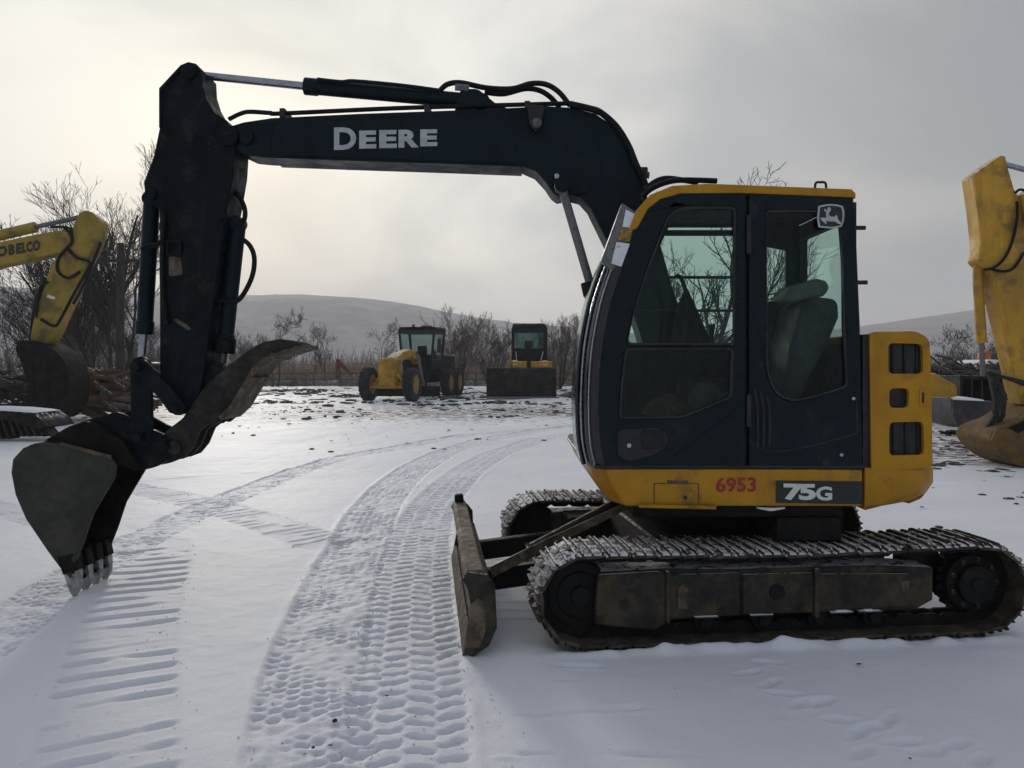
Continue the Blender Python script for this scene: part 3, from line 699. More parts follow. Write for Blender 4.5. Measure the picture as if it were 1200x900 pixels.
# plate with slightly clipped, bent outer corners
rings = []
for y, cut, dz in ((-.225,.10,.010),(-.20,0,.002),(-.07,0,0),(.07,0,0),(.20,0,.002),(.225,.10,.010)):
    rings.append([(a*(1-cut), y, b+dz) for a, b in pr])
sh.loft(rings)
shoe_me = mesh_from('shoe', sh.v, sh.f, MT['shoe'], 30)
lk = MB()
for yy in (-.06, .035): lk.prism([(-.075,.0),(.075,.0),(.085,.05),(.05,.072),(-.05,.072),(-.085,.05)], yy, yy+.025)
link_me = mesh_from('chain_link', lk.v, lk.f, MT['grease'], 30)
def disc(mb, u, z, r, v0, v1, n=28, m=uc):
    mb.loft([[m(u+r*math.cos(6.2832*i/n), v, z+r*math.sin(6.2832*i/n)) for i in range(n)] for v in (v0, v1)]); return mb
Rt = random.Random(5)
for side, vc in ((-1, -.935), (1, .935)):
    tk = bpy.data.objects.new('track', None); COL.objects.link(tk)
    wloc = Vector(uc(0, vc, 0)); tk.matrix_basis = Matrix.Translation(wloc); WORLD[tk.name] = wloc
    tk.parent = EX; tk.matrix_parent_inverse = Matrix.Translation(-WORLD[EX.name])
    for i in range(NS):
        s = (i+.35)/NS; u0, z0, _ = track_path(s-.5/NS); u1, z1, _ = track_path(s+.5/NS)
        u, z = (u0+u1)/2, (z0+z1)/2; ang = math.atan2(z1-z0, u1-u0)
        m4 = UCM @ Matrix.Translation((u, vc, z)) @ Matrix.Rotation(-ang, 4, 'Y') @ Matrix.Rotation(Rt.uniform(-.012,.012), 4, 'X')
        put('shoe', shoe_me, tk, m4)
        put('chain_link', link_me, tk, m4 @ Matrix.Translation((0,0,.004)))
    o_, i_ = (vc-.10, vc+.10) if side < 0 else (vc+.10, vc-.10)
    def ucb(a, b, v0, v1): return MB().prism([(a[0],a[1]),(b[0],a[1]),(b[0],b[1]),(a[0],b[1])], v0, v1, m=lambda p, q, d: uc(p, d, q))
    def poly(pts, v0, v1, holes=()): return MB().prism(pts, v0, v1, holes, m=lambda p, q, d: uc(p, d, q))
    vo = vc+side*.13                          # outer face of the frame
    def span(a, b): return (vc+side*a, vc+side*b)
    obj('track_frame', poly([(-1.00,.16),(-.62,.13),(-.20,.145),(.95,.145),(1.06,.20),(1.06,.40),(.70,.425),(-.25,.425),(-.60,.44),(-1.02,.43)], *span(-.10,.115)), MT['frame'], tk, .012)
    obj('idler_guard', poly([(-1.06,.13),(-.70,.085),(-.63,.12),(-.63,.41),(-.68,.43),(-1.04,.42)], *span(.118,.150)), MT['frame'], tk, .012)
    obj('side_plate', poly([(-.61,.15),(-.18,.15),(-.18,.405),(-.61,.405)], *span(.118,.132)), MT['frame'], tk, .006)
    obj('side_plate', poly([(-.16,.16),(.28,.155),(.28,.395),(-.16,.395)], *span(.118,.138)), MT['frame'], tk, .006)
    obj('side_plate', poly([(.30,.165),(.86,.165),(.90,.20),(.90,.37),(.30,.385)], *span(.118,.132)), MT['frame'], tk, .006)
    obj('frame_rib', poly([(.28,.13),(.31,.13),(.31,.42),(.28,.42)], *span(.118,.155)), MT['frame'], tk, .004)
    obj('frame_rib', poly([(-.635,.13),(-.612,.13),(-.612,.43),(-.635,.43)], *span(.118,.165)), MT['frame'], tk, .004)
    for u in (-.4, -.06, .44, .62):
        obj('ledge', poly([(u-.06,.150),(u+.08,.150),(u+.08,.158),(u-.06,.158)], *span(.12,.160)), MT['frame'], tk)
    obj('motor_guard', poly([(.96,.19),(1.22,.19),(1.22,.47),(.96,.47)], *span(-.16,-.06)), MT['grease'], tk, .01)
    obj('access_hole', disc(MB(), .05, .285, .048, *span(.13,.145)), MT['grease'], tk)
    obj('tie_down_tab', poly([(-.56,.20),(-.50,.20),(-.50,.33),(-.53,.35),(-.56,.33)], *span(.134,.144)), MT['rustedge'], tk, .004)
    obj('tie_down_tab', poly([(.835,.26),(.885,.255),(.89,.33),(.84,.325)], *span(.134,.140)), MT['rustedge'], tk, .004)
    for u in (-.72,-.38,-.02,.33,.68):
        rl = disc(MB(), u, .105, .062, *span(-.09,.10)); disc(rl, u, .105, .035, *span(.10,.128))
        obj('roller', rl, MT['grease'], tk, .006)
    rl = disc(MB(), .18, .478, .045, *span(-.08,.10)); obj('carrier_roller', rl, MT['grease'], tk, .006)
    idl = disc(MB(), UI, ZI, .195, *span(-.07,.07), 36); disc(idl, UI, ZI, .14, *span(.07,.085)); disc(idl, UI, ZI, .06, *span(.085,.115))
    obj('idler', idl, MT['grease'], tk, .01)
    NT = 21; ring = []
    for i in range(NT*4):
        r = (.205,.205,.178,.178)[i % 4]; a = 6.2832*i/(NT*4); ring.append((US+r*math.cos(a), ZS+r*math.sin(a)))
    obj('sprocket', poly(ring, *span(-.03,.03)), MT['grease'], tk, .004)
    cl = MB(); Rc = random.Random(9+side)
    for i in range(560):
        s = Rc.uniform(.50, .985); u_, z_, a_ = track_path(s)
        if Rc.random() < .35+.9*noise.noise(Vector((u_*3, vc*2, 1))) - .25: continue
        r_ = .262+.020; 
        nx_, nz_ = math.sin(a_), -math.cos(a_)
        if nz_ < -.2: continue
        vv_ = vc+Rc.uniform(-.215,.215); k_ = Rc.uniform(.004,.015)*(1.5 if Rc.random() < .15 else 1)
        bmv = [(-1,0,0),(1,0,0),(0,-1,0),(0,1,0),(0,0,1),(0,0,-1)]
        P_ = [(x_*k_*Rc.uniform(.8,1.9), y_*k_*Rc.uniform(.8,2.2), q_*k_*Rc.uniform(.5,1.1)) for x_, y_, q_ in bmv]
        cl.add([uc(u_+nx_*.016+x_, vv_+y_, z_+nz_*.016+q_) for x_, y_, q_ in P_], [(0,2,4),(2,1,4),(1,3,4),(3,0,4),(2,0,5),(1,2,5),(3,1,5),(0,3,5)])
    oc_ = obj('packed_snow', cl, MT['dirtysnow'], tk, 0, 60); oc_['kind'] = 'stuff'
    hub = disc(MB(), US, ZS, .175, *span(-.1,.09), 36); disc(hub, US, ZS, .12, *span(.09,.135)); disc(hub, US, ZS, .045, *span(.135,.15))
    obj('drive_hub', hub, MT['grease'], tk, .008)
    for i in range(9):
        a = 6.2832*i/9; obj('bolt', disc(MB(), US+.148*math.cos(a), ZS+.148*math.sin(a), .014, *span(.09,.105), 6), MT['frame'], tk)
    # snow and mud packed on the ledges
    if side < 0:
        for u, zz, ln in ((.42,.159,.07),(.60,.159,.05)):
            mbs = MB(); k = 9
            for j in range(2):
                pass
            mbs.loft([[uc(u+ln*q, vc-.125-.03*w_, zz-.006+.013*hh) for w_, hh in ((0,0),(1,0),(.9,.6),(.4,1),(0,.8))] for q in (0,.2,.5,.8,1)])
            obj('snow_ledge', mbs, MT['snowlump'], tk, 0, 60)
# --- car body, slew ring
mb = MB(); mb.box((-.62,-.75,.30),(.62,.75,.56), uc); mb.box((-.95,-.72,.27),(-.55,-.40,.47), uc); mb.box((-.95,.40,.27),(-.55,.72,.47), uc)
mb.box((.55,-.72,.27),(.95,-.40,.47), uc); mb.box((.55,.40,.27),(.95,.72,.47), uc)
obj('undercarriage_frame', mb, MT['grease'], EX, .02)
mb = MB(); mb.loft([[(UCX+r*math.cos(6.2832*i/40), UCY+r*math.sin(6.2832*i/40), z) for i in range(40)] for r, z in ((.50,.56),(.50,.66),(.46,.67),(.46,.74),(.53,.745),(.53,.79))])
obj('slew_ring', mb, MT['grease'], EX)
mb = MB(); mb.box((.75,4.90,.70),(2.05,6.75,.785)); mb.box((1.62,4.86,.56),(2.02,5.4,.71)); mb.box((1.5,5.9,.55),(2.0,6.4,.71))
obj('belly_plate', mb, MT['grease'], EX, .01)
obj('snow_ledge', MB().loft([[(1.478+.165*q, 4.80-.05*w_*(1-abs(q-.5)), .785-.028*hh) for w_, hh in ((0,0),(1,0),(1,.6*(1-abs(2*q-1)*.5)),(0,1*(1-abs(2*q-1)*.6)))] for q in (0,.25,.5,.75,1)]), MT['snowlump'], EX, 0, 60)

# --- dozer blade
BL = bpy.data.objects.new('dozer_blade', None); COL.objects.link(BL)
wloc = Vector(uc(-1.7, 0, 0)); BL.matrix_basis = Matrix.Translation(wloc); WORLD[BL.name] = wloc
BL.parent = EX; BL.matrix_parent_inverse = Matrix.Translation(-WORLD[EX.name])
def poly(pts, v0, v1, holes=()): return MB().prism(pts, v0, v1, holes, m=lambda p, q, d: uc(p, d, q))
front = [(-1.815,.005),(-1.79,.07),(-1.755,.15),(-1.74,.23),(-1.75,.32),(-1.785,.40),(-1.82,.455)]
backc = [(-1.79,.47),(-1.755,.42),(-1.715,.32),(-1.70,.23),(-1.715,.14),(-1.755,.06),(-1.785,.005)]
obj('mouldboard', poly(front+backc, -1.13, 1.13), MT['blade'], BL, .004)
obj('cutting_edge', poly([(-1.832,-.012),(-1.80,.11),(-1.782,.115),(-1.80,.06),(-1.812,-.012)], -1.15, 1.15), MT['rustedge'], BL, .003)
obj('top_bar', poly([(-1.825,.452),(-1.80,.487),(-1.71,.487),(-1.69,.445),(-1.705,.40),(-1.75,.40)], -1.155, 1.155), MT['blade'], BL, .008)
for v0, v1 in ((-1.165,-1.135),(1.135,1.165)):
    obj('end_plate', poly([(-1.815,.02),(-1.80,.12),(-1.775,.25),(-1.80,.38),(-1.83,.44),(-1.79,.478),(-1.69,.46),(-1.645,.40),(-1.635,.16),(-1.68,.06),(-1.77,.0)], v0, v1), MT['frame'], BL, .005)
obj('mud_cake', poly([(-1.822,.06),(-1.80,.20),(-1.783,.30),(-1.74,.34),(-1.70,.28),(-1.70,.14),(-1.74,.05)], -1.180, -1.164), MT['rustedge'], BL, .008)
obj('end_post', poly([(-1.80,.485),(-1.80,.55),(-1.73,.555),(-1.72,.485)], 1.06, 1.14), MT['grease'], BL, .01)
obj('back_box', poly([(-1.715,.14),(-1.70,.23),(-1.72,.32),(-1.64,.33),(-1.62,.14)], -1.0, 1.0), MT['grease'], BL, .01)
for v in (-.45, .37):
    obj('push_arm', poly([(-1.66,.16),(-1.66,.30),(-.55,.42),(-.55,.28)], v, v+.09), MT['grease'], BL, .01)
obj('cross_brace', poly([(-1.30,.22),(-1.30,.30),(-1.22,.30),(-1.22,.22)], -.36, .37), MT['grease'], BL, .01)
obj('lift_cylinder', MB().cyl(uc(-1.34,-.47,.43), uc(-.62,-.44,.78), .05, 18), MT['grease'], BL)
obj('cylinder_guard', MB().prism([(-1.62,.27),(-.72,.70),(-.70,.755),(-1.25,.52),(-1.62,.345)], -.54, -.52, m=lambda p, q, d: uc(p, d, q)), MT['rustedge'], BL, .004)
obj('lift_rod', MB().cyl(uc(-1.62,-.47,.30), uc(-1.34,-.47,.43), .028, 16), MT['dullrod'], BL)

# --- deck, counterweight, engine housing
YN = 4.72; YF = 6.88
def plan(z, pts): return [(x, y, z) for x, y in pts]
zt, zb = 1.022, .800
def deckring(z, xf, ins=0.):
    ch = .085
    return plan(z, [(xf+ch, YN+ins),(2.085, YN+ins),(2.085, YF-ins),(xf+ch, YF-ins),(xf+.012, YF-.16),(xf, YF-.3),(xf, YN+.32),(xf+.012, YN+.17)])
deck = MB(); deck.loft([deckring(zb, .60, .008), deckring(zb+.03, .57), deckring(zb+.12, .515), deckring(zt, .470)])
DK = obj('deck_skirt', deck, MT['yellow'], EX, .010)
obj('deck_lip', MB().loft([plan(z, [(.49, YN-.004),(2.09, YN-.004),(2.09, YF),(.49, YF),(.455, YF-.3),(.455, YN+.3)]) for z in (1.024, 1.044)]), MT['black'], EX, .006)
def cwring(z, g): # rounded tail, g = grow
    pts = [(2.105,4.735-g*0),(2.30,4.735-g*.3),(2.44,4.75-g*.6),(2.545,4.82-g*.7),(2.615,4.96),(2.655,5.2),(2.675,5.5),(2.68,5.80)]
    pts = [(x+g*(x-2.1)*.6, y) for x, y in pts]
    far = [(x, 11.6-y) for x, y in reversed(pts[:-1])]
    return plan(z, pts+far)
mb = MB(); mb.loft([cwring(.775,-.42), cwring(.80,-.2), cwring(.86,-.05), cwring(.93,.02), cwring(1.00,.02), cwring(1.028,.0)])
obj('counterweight', mb, MT['yellow'], EX, .006)
hood = MB(); hood.loft([cwring(1.05,-.02), cwring(1.70,-.03), cwring(1.79,-.07), cwring(1.83,-.2)])
hood.xf(lambda x, y, z: (x+(.04 if x < 2.2 else 0), y+(.045 if y < 4.9 else 0), z))
obj('engine_hood', hood, MT['yellow'], EX, .012)
# near engine door with three vent openings
dout = round_poly(pxs([(1019,389),(1074,388),(1089,397),(1091,440),(1093,548),(1021,552)], 4.735), .035, 4)
vents = [[(1041,402),(1081,403),(1082,438),(1041,438)], [(1042,455),(1065,455),(1065,478),(1042,478)], [(1042,495),(1082,494),(1083,533),(1042,534)]]
vh = [round_poly(pxs(v, 4.735), .032, 4) for v in vents]
ED = obj('engine_door', MB().prism(dout, 4.733, 4.763, vh), MT['yellow'], EX, .007)
for i, v in enumerate(vents):
    x0, z0 = XZ(v[0][0]-2, v[0][1]-2, 4.735); x1, z1 = XZ(v[2][0]+2, v[2][1]+2, 4.735)
    obj('vent_screen', MB().box((x0, 4.766, z1), (x1, 4.772, z0)), MT['black'], ED)
    if i != 1:
        for k in range(3):
            xx = x0+(x1-x0)*(k+.6)/3.2; obj('vent_slat', MB().box((xx, 4.757, z1+.012), (xx+.012, 4.765, z0-.012)), MT['interior'], ED)
hx0, hz0 = XZ(1077,456,4.735); hx1, hz1 = XZ(1090,476,4.735)
obj('latch_plate', MB().box((hx0,4.727,hz1),(hx1,4.7325,hz0)), MT['yellow'], ED, .003)
obj('latch_slot', MB().box((hx0+.014,4.7235,hz1+.02),(hx0+.026,4.7265,hz0-.02)), MT['black'], ED)
gx0, gz0 = XZ(1011,392,4.75); gx1, gz1 = XZ(1020,551,4.75)
obj('gap_seal', MB().box((gx0,4.75,gz1),(gx1+.02,4.80,gz0)), MT['black'], EX)
# far side body (tank and tool box), seen through the cab glass and under the boom
mb = MB(); mb.box((.78,6.10,1.05),(2.12,6.86,1.70)); obj('right_side_body', mb, MT['cab'], EX, .04)
mb = MB(); mb.box((2.125,4.86,1.05),(2.16,6.8,1.78)); obj('engine_firewall', mb, MT['black'], EX)
# marks on the skirt
def quad_px(mb, q, Y): mb.add([U(a, b, Y) for a, b in q], [(0,1,2,3)]); return mb
def thin(pts, Y0, Y1): return MB().prism(pxs(pts, YN), Y0, Y1)
MP = obj('model_panel', thin([(909,563),(1010,564),(1010,591),(909,589)], YN-.006, YN-.001), MT['greenpanel'], DK, .002)
mb = MB(); letter(mb, '7', [(918,566.5),(942,567),(942,586),(918,586)], YN-.006, .045); letter(mb, '5', [(936,567),(956,567),(956,586),(936,586)], YN-.0065, .045)
letter(mb, 'G', [(956,570),(975,570),(975,586.5),(956,586.5)], YN-.006, .035)
obj('model_lettering', mb, MT['white'], DK, smooth=0)
mb = MB(); letter(mb, '6953', [(839,559.5),(886,559),(886,576.5),(839,577)], YN-.001, .022)
obj('stencil_number', mb, MT['red'], DK, smooth=0)
mb = MB()
for q in ([(766,566),(818,566),(818,567),(766,567)], [(766,567),(767,567),(767,590),(766,590)], [(818,567),(819,567),(819,590),(818,590)], [(782,563),(806,563),(806,565.8),(782,565.8)]):
    mb.prism(pxs(q, YN), YN-.004, YN-.0005)
obj('access_panel_seam', mb, MT['rustedge'], DK)
obj('access_lock', MB().cyl((U(803,583,YN)[0], YN-.006, U(803,583,YN)[2]), (U(803,583,YN)[0], YN-.0005, U(803,583,YN)[2]), .012, 14), MT['black'], DK)
obj('step_plate', thin([(748,590.5),(838,592),(838,596),(748,594)], YN-.03, YN-.002), MT['yellow'], DK, .003)

# --- cab
CZ = lambda py: H-(py-HY)*YN/F
door_out = [(709,548),(703,520),(701,480),(702,440),(706,400),(715,355),(728,315),(745,268),(758,244),(773,232),(798,225.5),(874,225.5),(874,549)]
win_up = [(791,245),(806,242),(862,242),(861,404.5),(734,404.5),(742,365),(756,320),(772,278),(782,254)]
win_lo = [(733,407.5),(860,407.5),(858,466),(800,490),(725,491),(727,450)]
rear_out = [(878,226),(1000,231),(1003,262),(1008,380),(1011,551),(878,550)]
win_re = [(897,246),(984,246),(988,300),(990,380),(993,454),(955,466),(930,471),(912,465),(903,452),(897,430)]
DR = obj('cab_door', MB().prism(pxs(door_out, YN), YN, YN+.045, [round_poly(pxs(win_up, YN), .02), round_poly(pxs(win_lo, YN), .03)]), MT['cab'], EX, .006)
obj('upper_window', MB().prism(round_poly(pxs([(a+(2 if a > 800 else -2), b) for a, b in win_up], YN), .02), YN+.018, YN+.023), MT['glass'], DR)
obj('lower_window', MB().prism(round_poly(pxs([(a+(2 if a > 800 else -2), b) for a, b in win_lo], YN), .03), YN+.018, YN+.023), MT['glass'], DR)
# rubber seals, grab handle, lower pocket
def seal(pts, w, Y0, Y1):
    P = round_poly(pxs(pts, YN), .03); c = Vector((sum(p[0] for p in P)/len(P), sum(p[1] for p in P)/len(P)))
    inner = [tuple(Vector(p)+(c-Vector(p)).normalized()*w) for p in P]
    return MB().prism(P, Y0, Y1, [inner])
obj('window_seal', seal(win_up, .016, YN-.006, YN+.016), MT['black'], DR)
obj('window_seal', seal(win_lo, .016, YN-.006, YN+.016), MT['black'], DR)
pock = round_poly(pxs([(723,503),(770,501),(783,508),(782,522),(768,533),(738,541),(724,536)], YN), .04)
obj('door_pocket', MB().prism(pock, YN-.007, YN-.0005), MT['black'], DR, .004)
obj('door_latch', MB().prism(round_poly(pxs([(752,503),(778,504),(778,524),(752,527)], YN), .02), YN-.014, YN-.0075), MT['interior'], DR, .003)
bx, bz = XZ(737,522,YN); obj('lock_button', MB().cyl((bx,YN-.013,bz),(bx,YN-.0075,bz),.013,12), MT['silver'], DR)
obj('door_crease', MB().tube(smooth_path([U(a,b,YN-.001) for a,b in [(788,536),(810,520),(835,500),(858,484),(864,478)]],4), .006, 6), MT['cab'], DR)
obj('hinge', MB().box((XZ(877,0,YN)[0]-.014,YN-.016,CZ(298)),(XZ(877,0,YN)[0]+.014,YN-.001,CZ(252))), MT['black'], DR, .004)
obj('hinge', MB().box((XZ(877,0,YN)[0]-.014,YN-.016,CZ(500)),(XZ(877,0,YN)[0]+.014,YN-.001,CZ(462))), MT['black'], DR, .004)
obj('centre_pillar', MB().box((XZ(866,0,YN)[0],YN+.05,1.06),(XZ(888,0,YN)[0],YN+.09,2.62)), MT['black'], EX)
CR = obj('cab_side_panel', MB().prism(pxs(rear_out, YN), YN, YN+.045, [round_poly(pxs(win_re, YN), .025)]), MT['cab'], EX, .006)
obj('side_window', MB().prism(round_poly(pxs([(a+(2 if a > 940 else -2), b) for a, b in win_re], YN), .02), YN+.018, YN+.023), MT['glass'], CR)
obj('window_seal', seal(win_re, .014, YN-.006, YN+.016), MT['black'], CR)
for i, x in enumerate((886,893,900)):
    obj('louvre', MB().tube(smooth_path([U(x-2,456+4*i,YN-.002),U(x+1,475,YN-.004),U(x+2,505,YN-.004),U(x+1,524,YN-.002)],4), .008, 6), MT['black'], CR)
obj('panel_crease', MB().tube(smooth_path([U(a,b,YN-.001) for a,b in [(878,515),(886,524),(905,529),(930,527),(965,519),(1004,508)]],5), .006, 6), MT['black'], CR)
obj('panel_crease', MB().tube(smooth_path([U(a,b,YN-.001) for a,b in [(1003,462),(1004,480),(1004,508)]],5), .004, 6), MT['black'], CR)
for a, b, r in ((1000,467,.010),(986,533,.010),(967,542,.022)):
    x, z = XZ(a,b,YN); obj('plug', MB().cyl((x,YN-.006,z),(x,YN-.0005,z), r, 12), MT['black'] if r > .015 else MT['silver'], CR)
# emblem on the glass: leaping deer in a shield
def emb(pts): return [XZ(945+a/20, 230+b/20, YN) for a, b in pts]
shield = emb([(240,400),(260,240),(400,205),(550,190),(700,205),(830,240),(860,340),(870,480),(845,620),(800,725),(680,750),(550,765),(400,750),(265,735),(232,560)])
cc = Vector((sum(p[0] for p in shield)/len(shield), sum(p[1] for p in shield)/len(shield)))
inner = [tuple(cc+(Vector(p)-cc)*.87) for p in shield]
obj('emblem_ground', MB().prism(shield, YN-.0105, YN-.0075), MT['gloss'], CR)
obj('emblem_rim', MB().prism(shield, YN-.0145, YN-.011, [inner]), MT['silver'], CR)
deer = emb([(300,520),(360,512),(440,515),(450,470),(430,420),(450,385),(400,350),(395,300),(430,320),(470,345),(480,280),(520,262),(548,290),(548,345),(515,380),(508,440),(525,478),(580,488),(640,490),(680,440),(700,470),(712,540),(760,600),(810,645),(800,672),(720,650),(650,600),(560,600),(480,595),(420,590),(455,630),(450,660),(410,640),(345,590),(330,560)])
obj('emblem_deer', MB().prism(deer, YN-.0145, YN-.011), MT['silver'], CR)
# roof
roof_px = [(736,271),(745,247),(762,228),(788,217.5),(830,215),(998,221.5),(1003,226),(1003,233),(1000,231.5),(874,226.5),(798,227),(774,233.5),(759.5,245),(747,268)]
RF = obj('cab_roof', MB().prism(pxs(roof_px, YN), YN-.004, 5.64), MT['yellow'], EX, .010)
for x0 in (955,):
    x, z = XZ(x0, 220, 4.9)
    obj('lifting_eye', MB().tube(smooth_path([(x,4.9,z-.02),(x+.005,4.9,z+.028),(x+.035,4.9,z+.034),(x+.065,4.9,z+.028),(x+.07,4.9,z-.02)],4), .008, 8), MT['black'], RF)
obj('roof_hose', MB().tube(smooth_path([U(a,b,5.0) for a,b in [(752,232),(762,222),(780,214),(800,211),(840,212)]],5), .018, 8), MT['hose'], RF)
obj('roof_plate', MB().box((XZ(815,0,4.95)[0],4.95,CZ(214)),(XZ(868,0,4.95)[0],5.35,CZ(210.5))), MT['black'], RF, .004)
for a, b in ((1010,267),(1012,331)):
    x, z = XZ(a, b, 4.76); obj('rear_peg', MB().cyl((x-.06,4.76,z),(x+.02,4.76,z),.013,10), MT['black'], RF)
# headliner and floor, so the cab closes
x0, x1 = XZ(790,0,YN)[0], XZ(1000,0,YN)[0]
obj('headliner', MB().box((x0,4.77,2.63),(x1,5.60,2.645)), MT['interior'], EX)
obj('cab_floor', MB().box((.55,4.77,1.05),(2.07,5.60,1.09)), MT['interior'], EX)
# far side wall with openings
fy = 5.61
far_out = [XZ(a, b, YN) for a, b in [(709,548),(702,480),(702,440),(706,400),(728,315),(744,268),(762,242),(790,226),(1000,229),(1008,380),(1011,551)]]
fh1 = pxs([(735,402),(747,350),(768,300),(784,266),(866,266),(866,402)], fy)
fh2 = pxs([(895,288),(921,293),(921,350),(895,354)], fy)
FW = obj('cab_far_wall', MB().prism(far_out, fy, fy+.035, [fh1, fh2]), MT['interior'], EX, .004)
obj('far_window', MB().prism(fh1, fy+.012, fy+.017), MT['glass'], FW); obj('far_window', MB().prism(fh2, fy+.012, fy+.017), MT['glass'], FW)
for py, r in ((273,.022),(325,.011),(364,.010)):
    a, b = U(730 if py > 300 else 770, py, fy+.06), U(868, py, fy+.06); obj('guard_bar', MB().cyl(a, b, r, 10), MT['black'], FW)
rz0, rz1 = 1.05, 2.62
rx = XZ(1004,0,YN)[0]
obj('cab_rear_wall', MB().prism([(4.77,rz0),(5.60,rz0),(5.60,rz1),(4.77,rz1)], rx-.03, rx+.02, [[(4.83,1.72),(5.56,1.72),(5.56,2.52),(4.83,2.52)]], m=lambda a, b, d: (d, a, b)), MT['interior'], EX)
obj('rear_window', MB().prism([(4.83,1.72),(5.56,1.72),(5.56,2.52),(4.83,2.52)], rx-.008, rx-.003, m=lambda a, b, d: (d, a, b)), MT['glass'], EX)
# front: pillars and curved windscreen lofted over the door's leading edge
edge = [(709,548),(703,520),(701,480),(702,440),(706,400),(715,355),(728,315),(746,272),(755,256)]
edge = [(p.x, p.y) for p in smooth_path([(a, b, 0) for a, b in edge], 3)]
def frow(a, b):
    xe, z = XZ(a, b, YN); g = .115
    arc = [(xe+.0, YN+.004),(xe-.03, YN+.012),(xe-.06,YN+.045),(xe-.080,YN+.10),(xe-.098,YN+.18),(xe-g,YN+.32),(xe-g,YN+.46)]
    far = [(x, 2*(YN+.455)-y+.0) for x, y in reversed(arc[:-1])]
    return [(x, y, z) for x, y in arc+far]
rows = [frow(a, b) for a, b in edge]
def strip(i0, i1, off=.02):
    A = [[r[i] for i in range(i0, i1+1)] for r in rows]
    B = [[(x+off, y, z) for x, y, z in a] for a in A]
    mb = MB(); k = i1-i0+1
    mb.loft([a+list(reversed(b)) for a, b in zip(A, B)]); return mb
obj('front_pillar', strip(0, 3), MT['gloss'], EX, 0, 60)
obj('front_pillar', strip(9, 12), MT['gloss'], EX, 0, 60)
obj('windscreen', strip(3, 9, .006), MT['glass'], EX, 0, 60)
for off_, r in ((3.2,.006),(1.6,.004)):
    i = int(off_); f_ = off_-i
    obj('pillar_trim', MB().tube([tuple(Vector(r_[i]).lerp(Vector(r_[i+1]), f_)+Vector((-.008,-.008,0))) for r_ in rows[:-5]], r, 8), MT['chrome'], EX)
obj('pillar_rail', MB().tube([tuple(Vector(r_[4])+Vector((-.012,-.012,0))) for r_ in rows], .014, 8), MT['gloss'], EX)
# white-amber-white lamp strip fixed along the upper front pillar
def lamp(q, Y0, Y1, name, m_): return obj(name, MB().prism(pxs(q, 4.74), Y0, Y1), m_, EX, .006)
LP = lamp([(729,238),(747,250),(731,302),(718,318),(704,306)], 4.735, 4.80, 'lamp_strip', MT['dullrod'])
def lampc(q, nm, m_): obj(nm, MB().prism(pxs(q, 4.74), 4.724, 4.7345), m_, LP, .003)
lampc([(733,246),(745,252),(745,262),(740,268),(729,266)], 'lamp_panel', MT['pale']); lampc([(728,268),(741,270),(737,284),(723,282)], 'lamp_panel', MT['amber'])
lampc([(722,284),(738,286),(728,313),(716,309)], 'lamp_panel', MT['pale'])
# interior: seat, consoles, levers, bags on the floor
ST = bpy.data.objects.new('seat', None); COL.objects.link(ST); wl_ = Vector((1.55,5.18,1.09)); ST.matrix_basis = Matrix.Translation(wl_); WORLD[ST.name] = wl_
ST.parent = EX; ST.matrix_parent_inverse = Matrix.Translation(-WORLD[EX.name])
def cushion(pts, y0, y1, m_, nm, bev=.045):
    return obj(nm, MB().prism(pts, y0, y1), m_, ST, bev, 60, 4)
SY_ = 4.95
cushion(pxs([(905,462),(985,468),(985,488),(905,486)], SY_), SY_, SY_+.48, MT['seat'], 'seat_cushion')
cushion(pxs([(918,464),(928,405),(941,355),(958,347),(984,350),(985,372),(968,412),(952,440),(940,468)], SY_), SY_, SY_+.46, MT['seat'], 'backrest')
cushion(pxs([(921,343),(930,334),(958,326),(970,329),(973,339),(966,347),(930,354),(921,351)], SY_+.08), SY_+.08, SY_+.36, MT['headrest'], 'headrest', .03)
obj('seat_base', MB().box((1.50,4.98,1.09),(1.92,5.40,1.32)), MT['interior'], ST, .02)
mb = MB().box((1.25,4.85,1.1),(1.75,4.93,1.47)); obj('armrest_console', mb, MT['interior'], EX, .02)
mb = MB().box((1.15,5.42,1.1),(1.95,5.58,1.55)); obj('armrest_console', mb, MT['interior'], EX, .02)
for yy, px_ in ((4.92, 905), (5.46, 838)):
    a = U(px_, 440, yy); b = U(px_-4, 396, yy)
    obj('control_lever', MB().tube([a, b, U(px_-3, 380, yy)], [.012,.012,.022], 8), MT['interior'], EX)
x, z = XZ(906,306,5.3); obj('inside_mirror', MB().prism([(x+.075*math.cos(t), z+.12*math.sin(t)) for t in [6.2832*i/20 for i in range(20)]], 5.66, 5.69), MT['mirror'], EX, .01)
mb = MB().tube(smooth_path([U(800,400,5.2),U(806,360,5.2),U(800,330,5.2),U(793,322,5.2)],4), .014, 8); obj('travel_lever', mb, MT['interior'], EX)
mb = MB().prism(pxs([(788,404),(795,360),(806,336),(822,372),(836,404)], 5.45), 5.45, 5.55); obj('monitor_post', mb, MT['interior'], EX, .02)
def lump(c, s_, m_, nm, seed):
    bm = bmesh.new(); bmesh.ops.create_icosphere(bm, subdivisions=3, radius=1)
    mb = MB(); mb.v = []
    for v in bm.verts:
        k = 1+.35*noise.noise(v.co*2.1+Vector((seed,0,0))); mb.v.append((c[0]+v.co.x*s_[0]*k, c[1]+v.co.y*s_[1]*k, max(1.091, c[2]+v.co.z*s_[2]*k)))
    mb.f = [tuple(v.index for v in f.verts) for f in bm.faces]; bm.free()
    o = obj(nm, mb, m_, None, 0, 60); return o
def inside(o, label, cat): return tag(o, label, cat)
inside(lump((*XZ(782,470,4.95)[:1], 4.98, 1.28), (.15,.12,.17), MT['brownbag'], 'bag', 1), 'brown bag on the cab floor behind the lower door glass, on the left', 'bag')
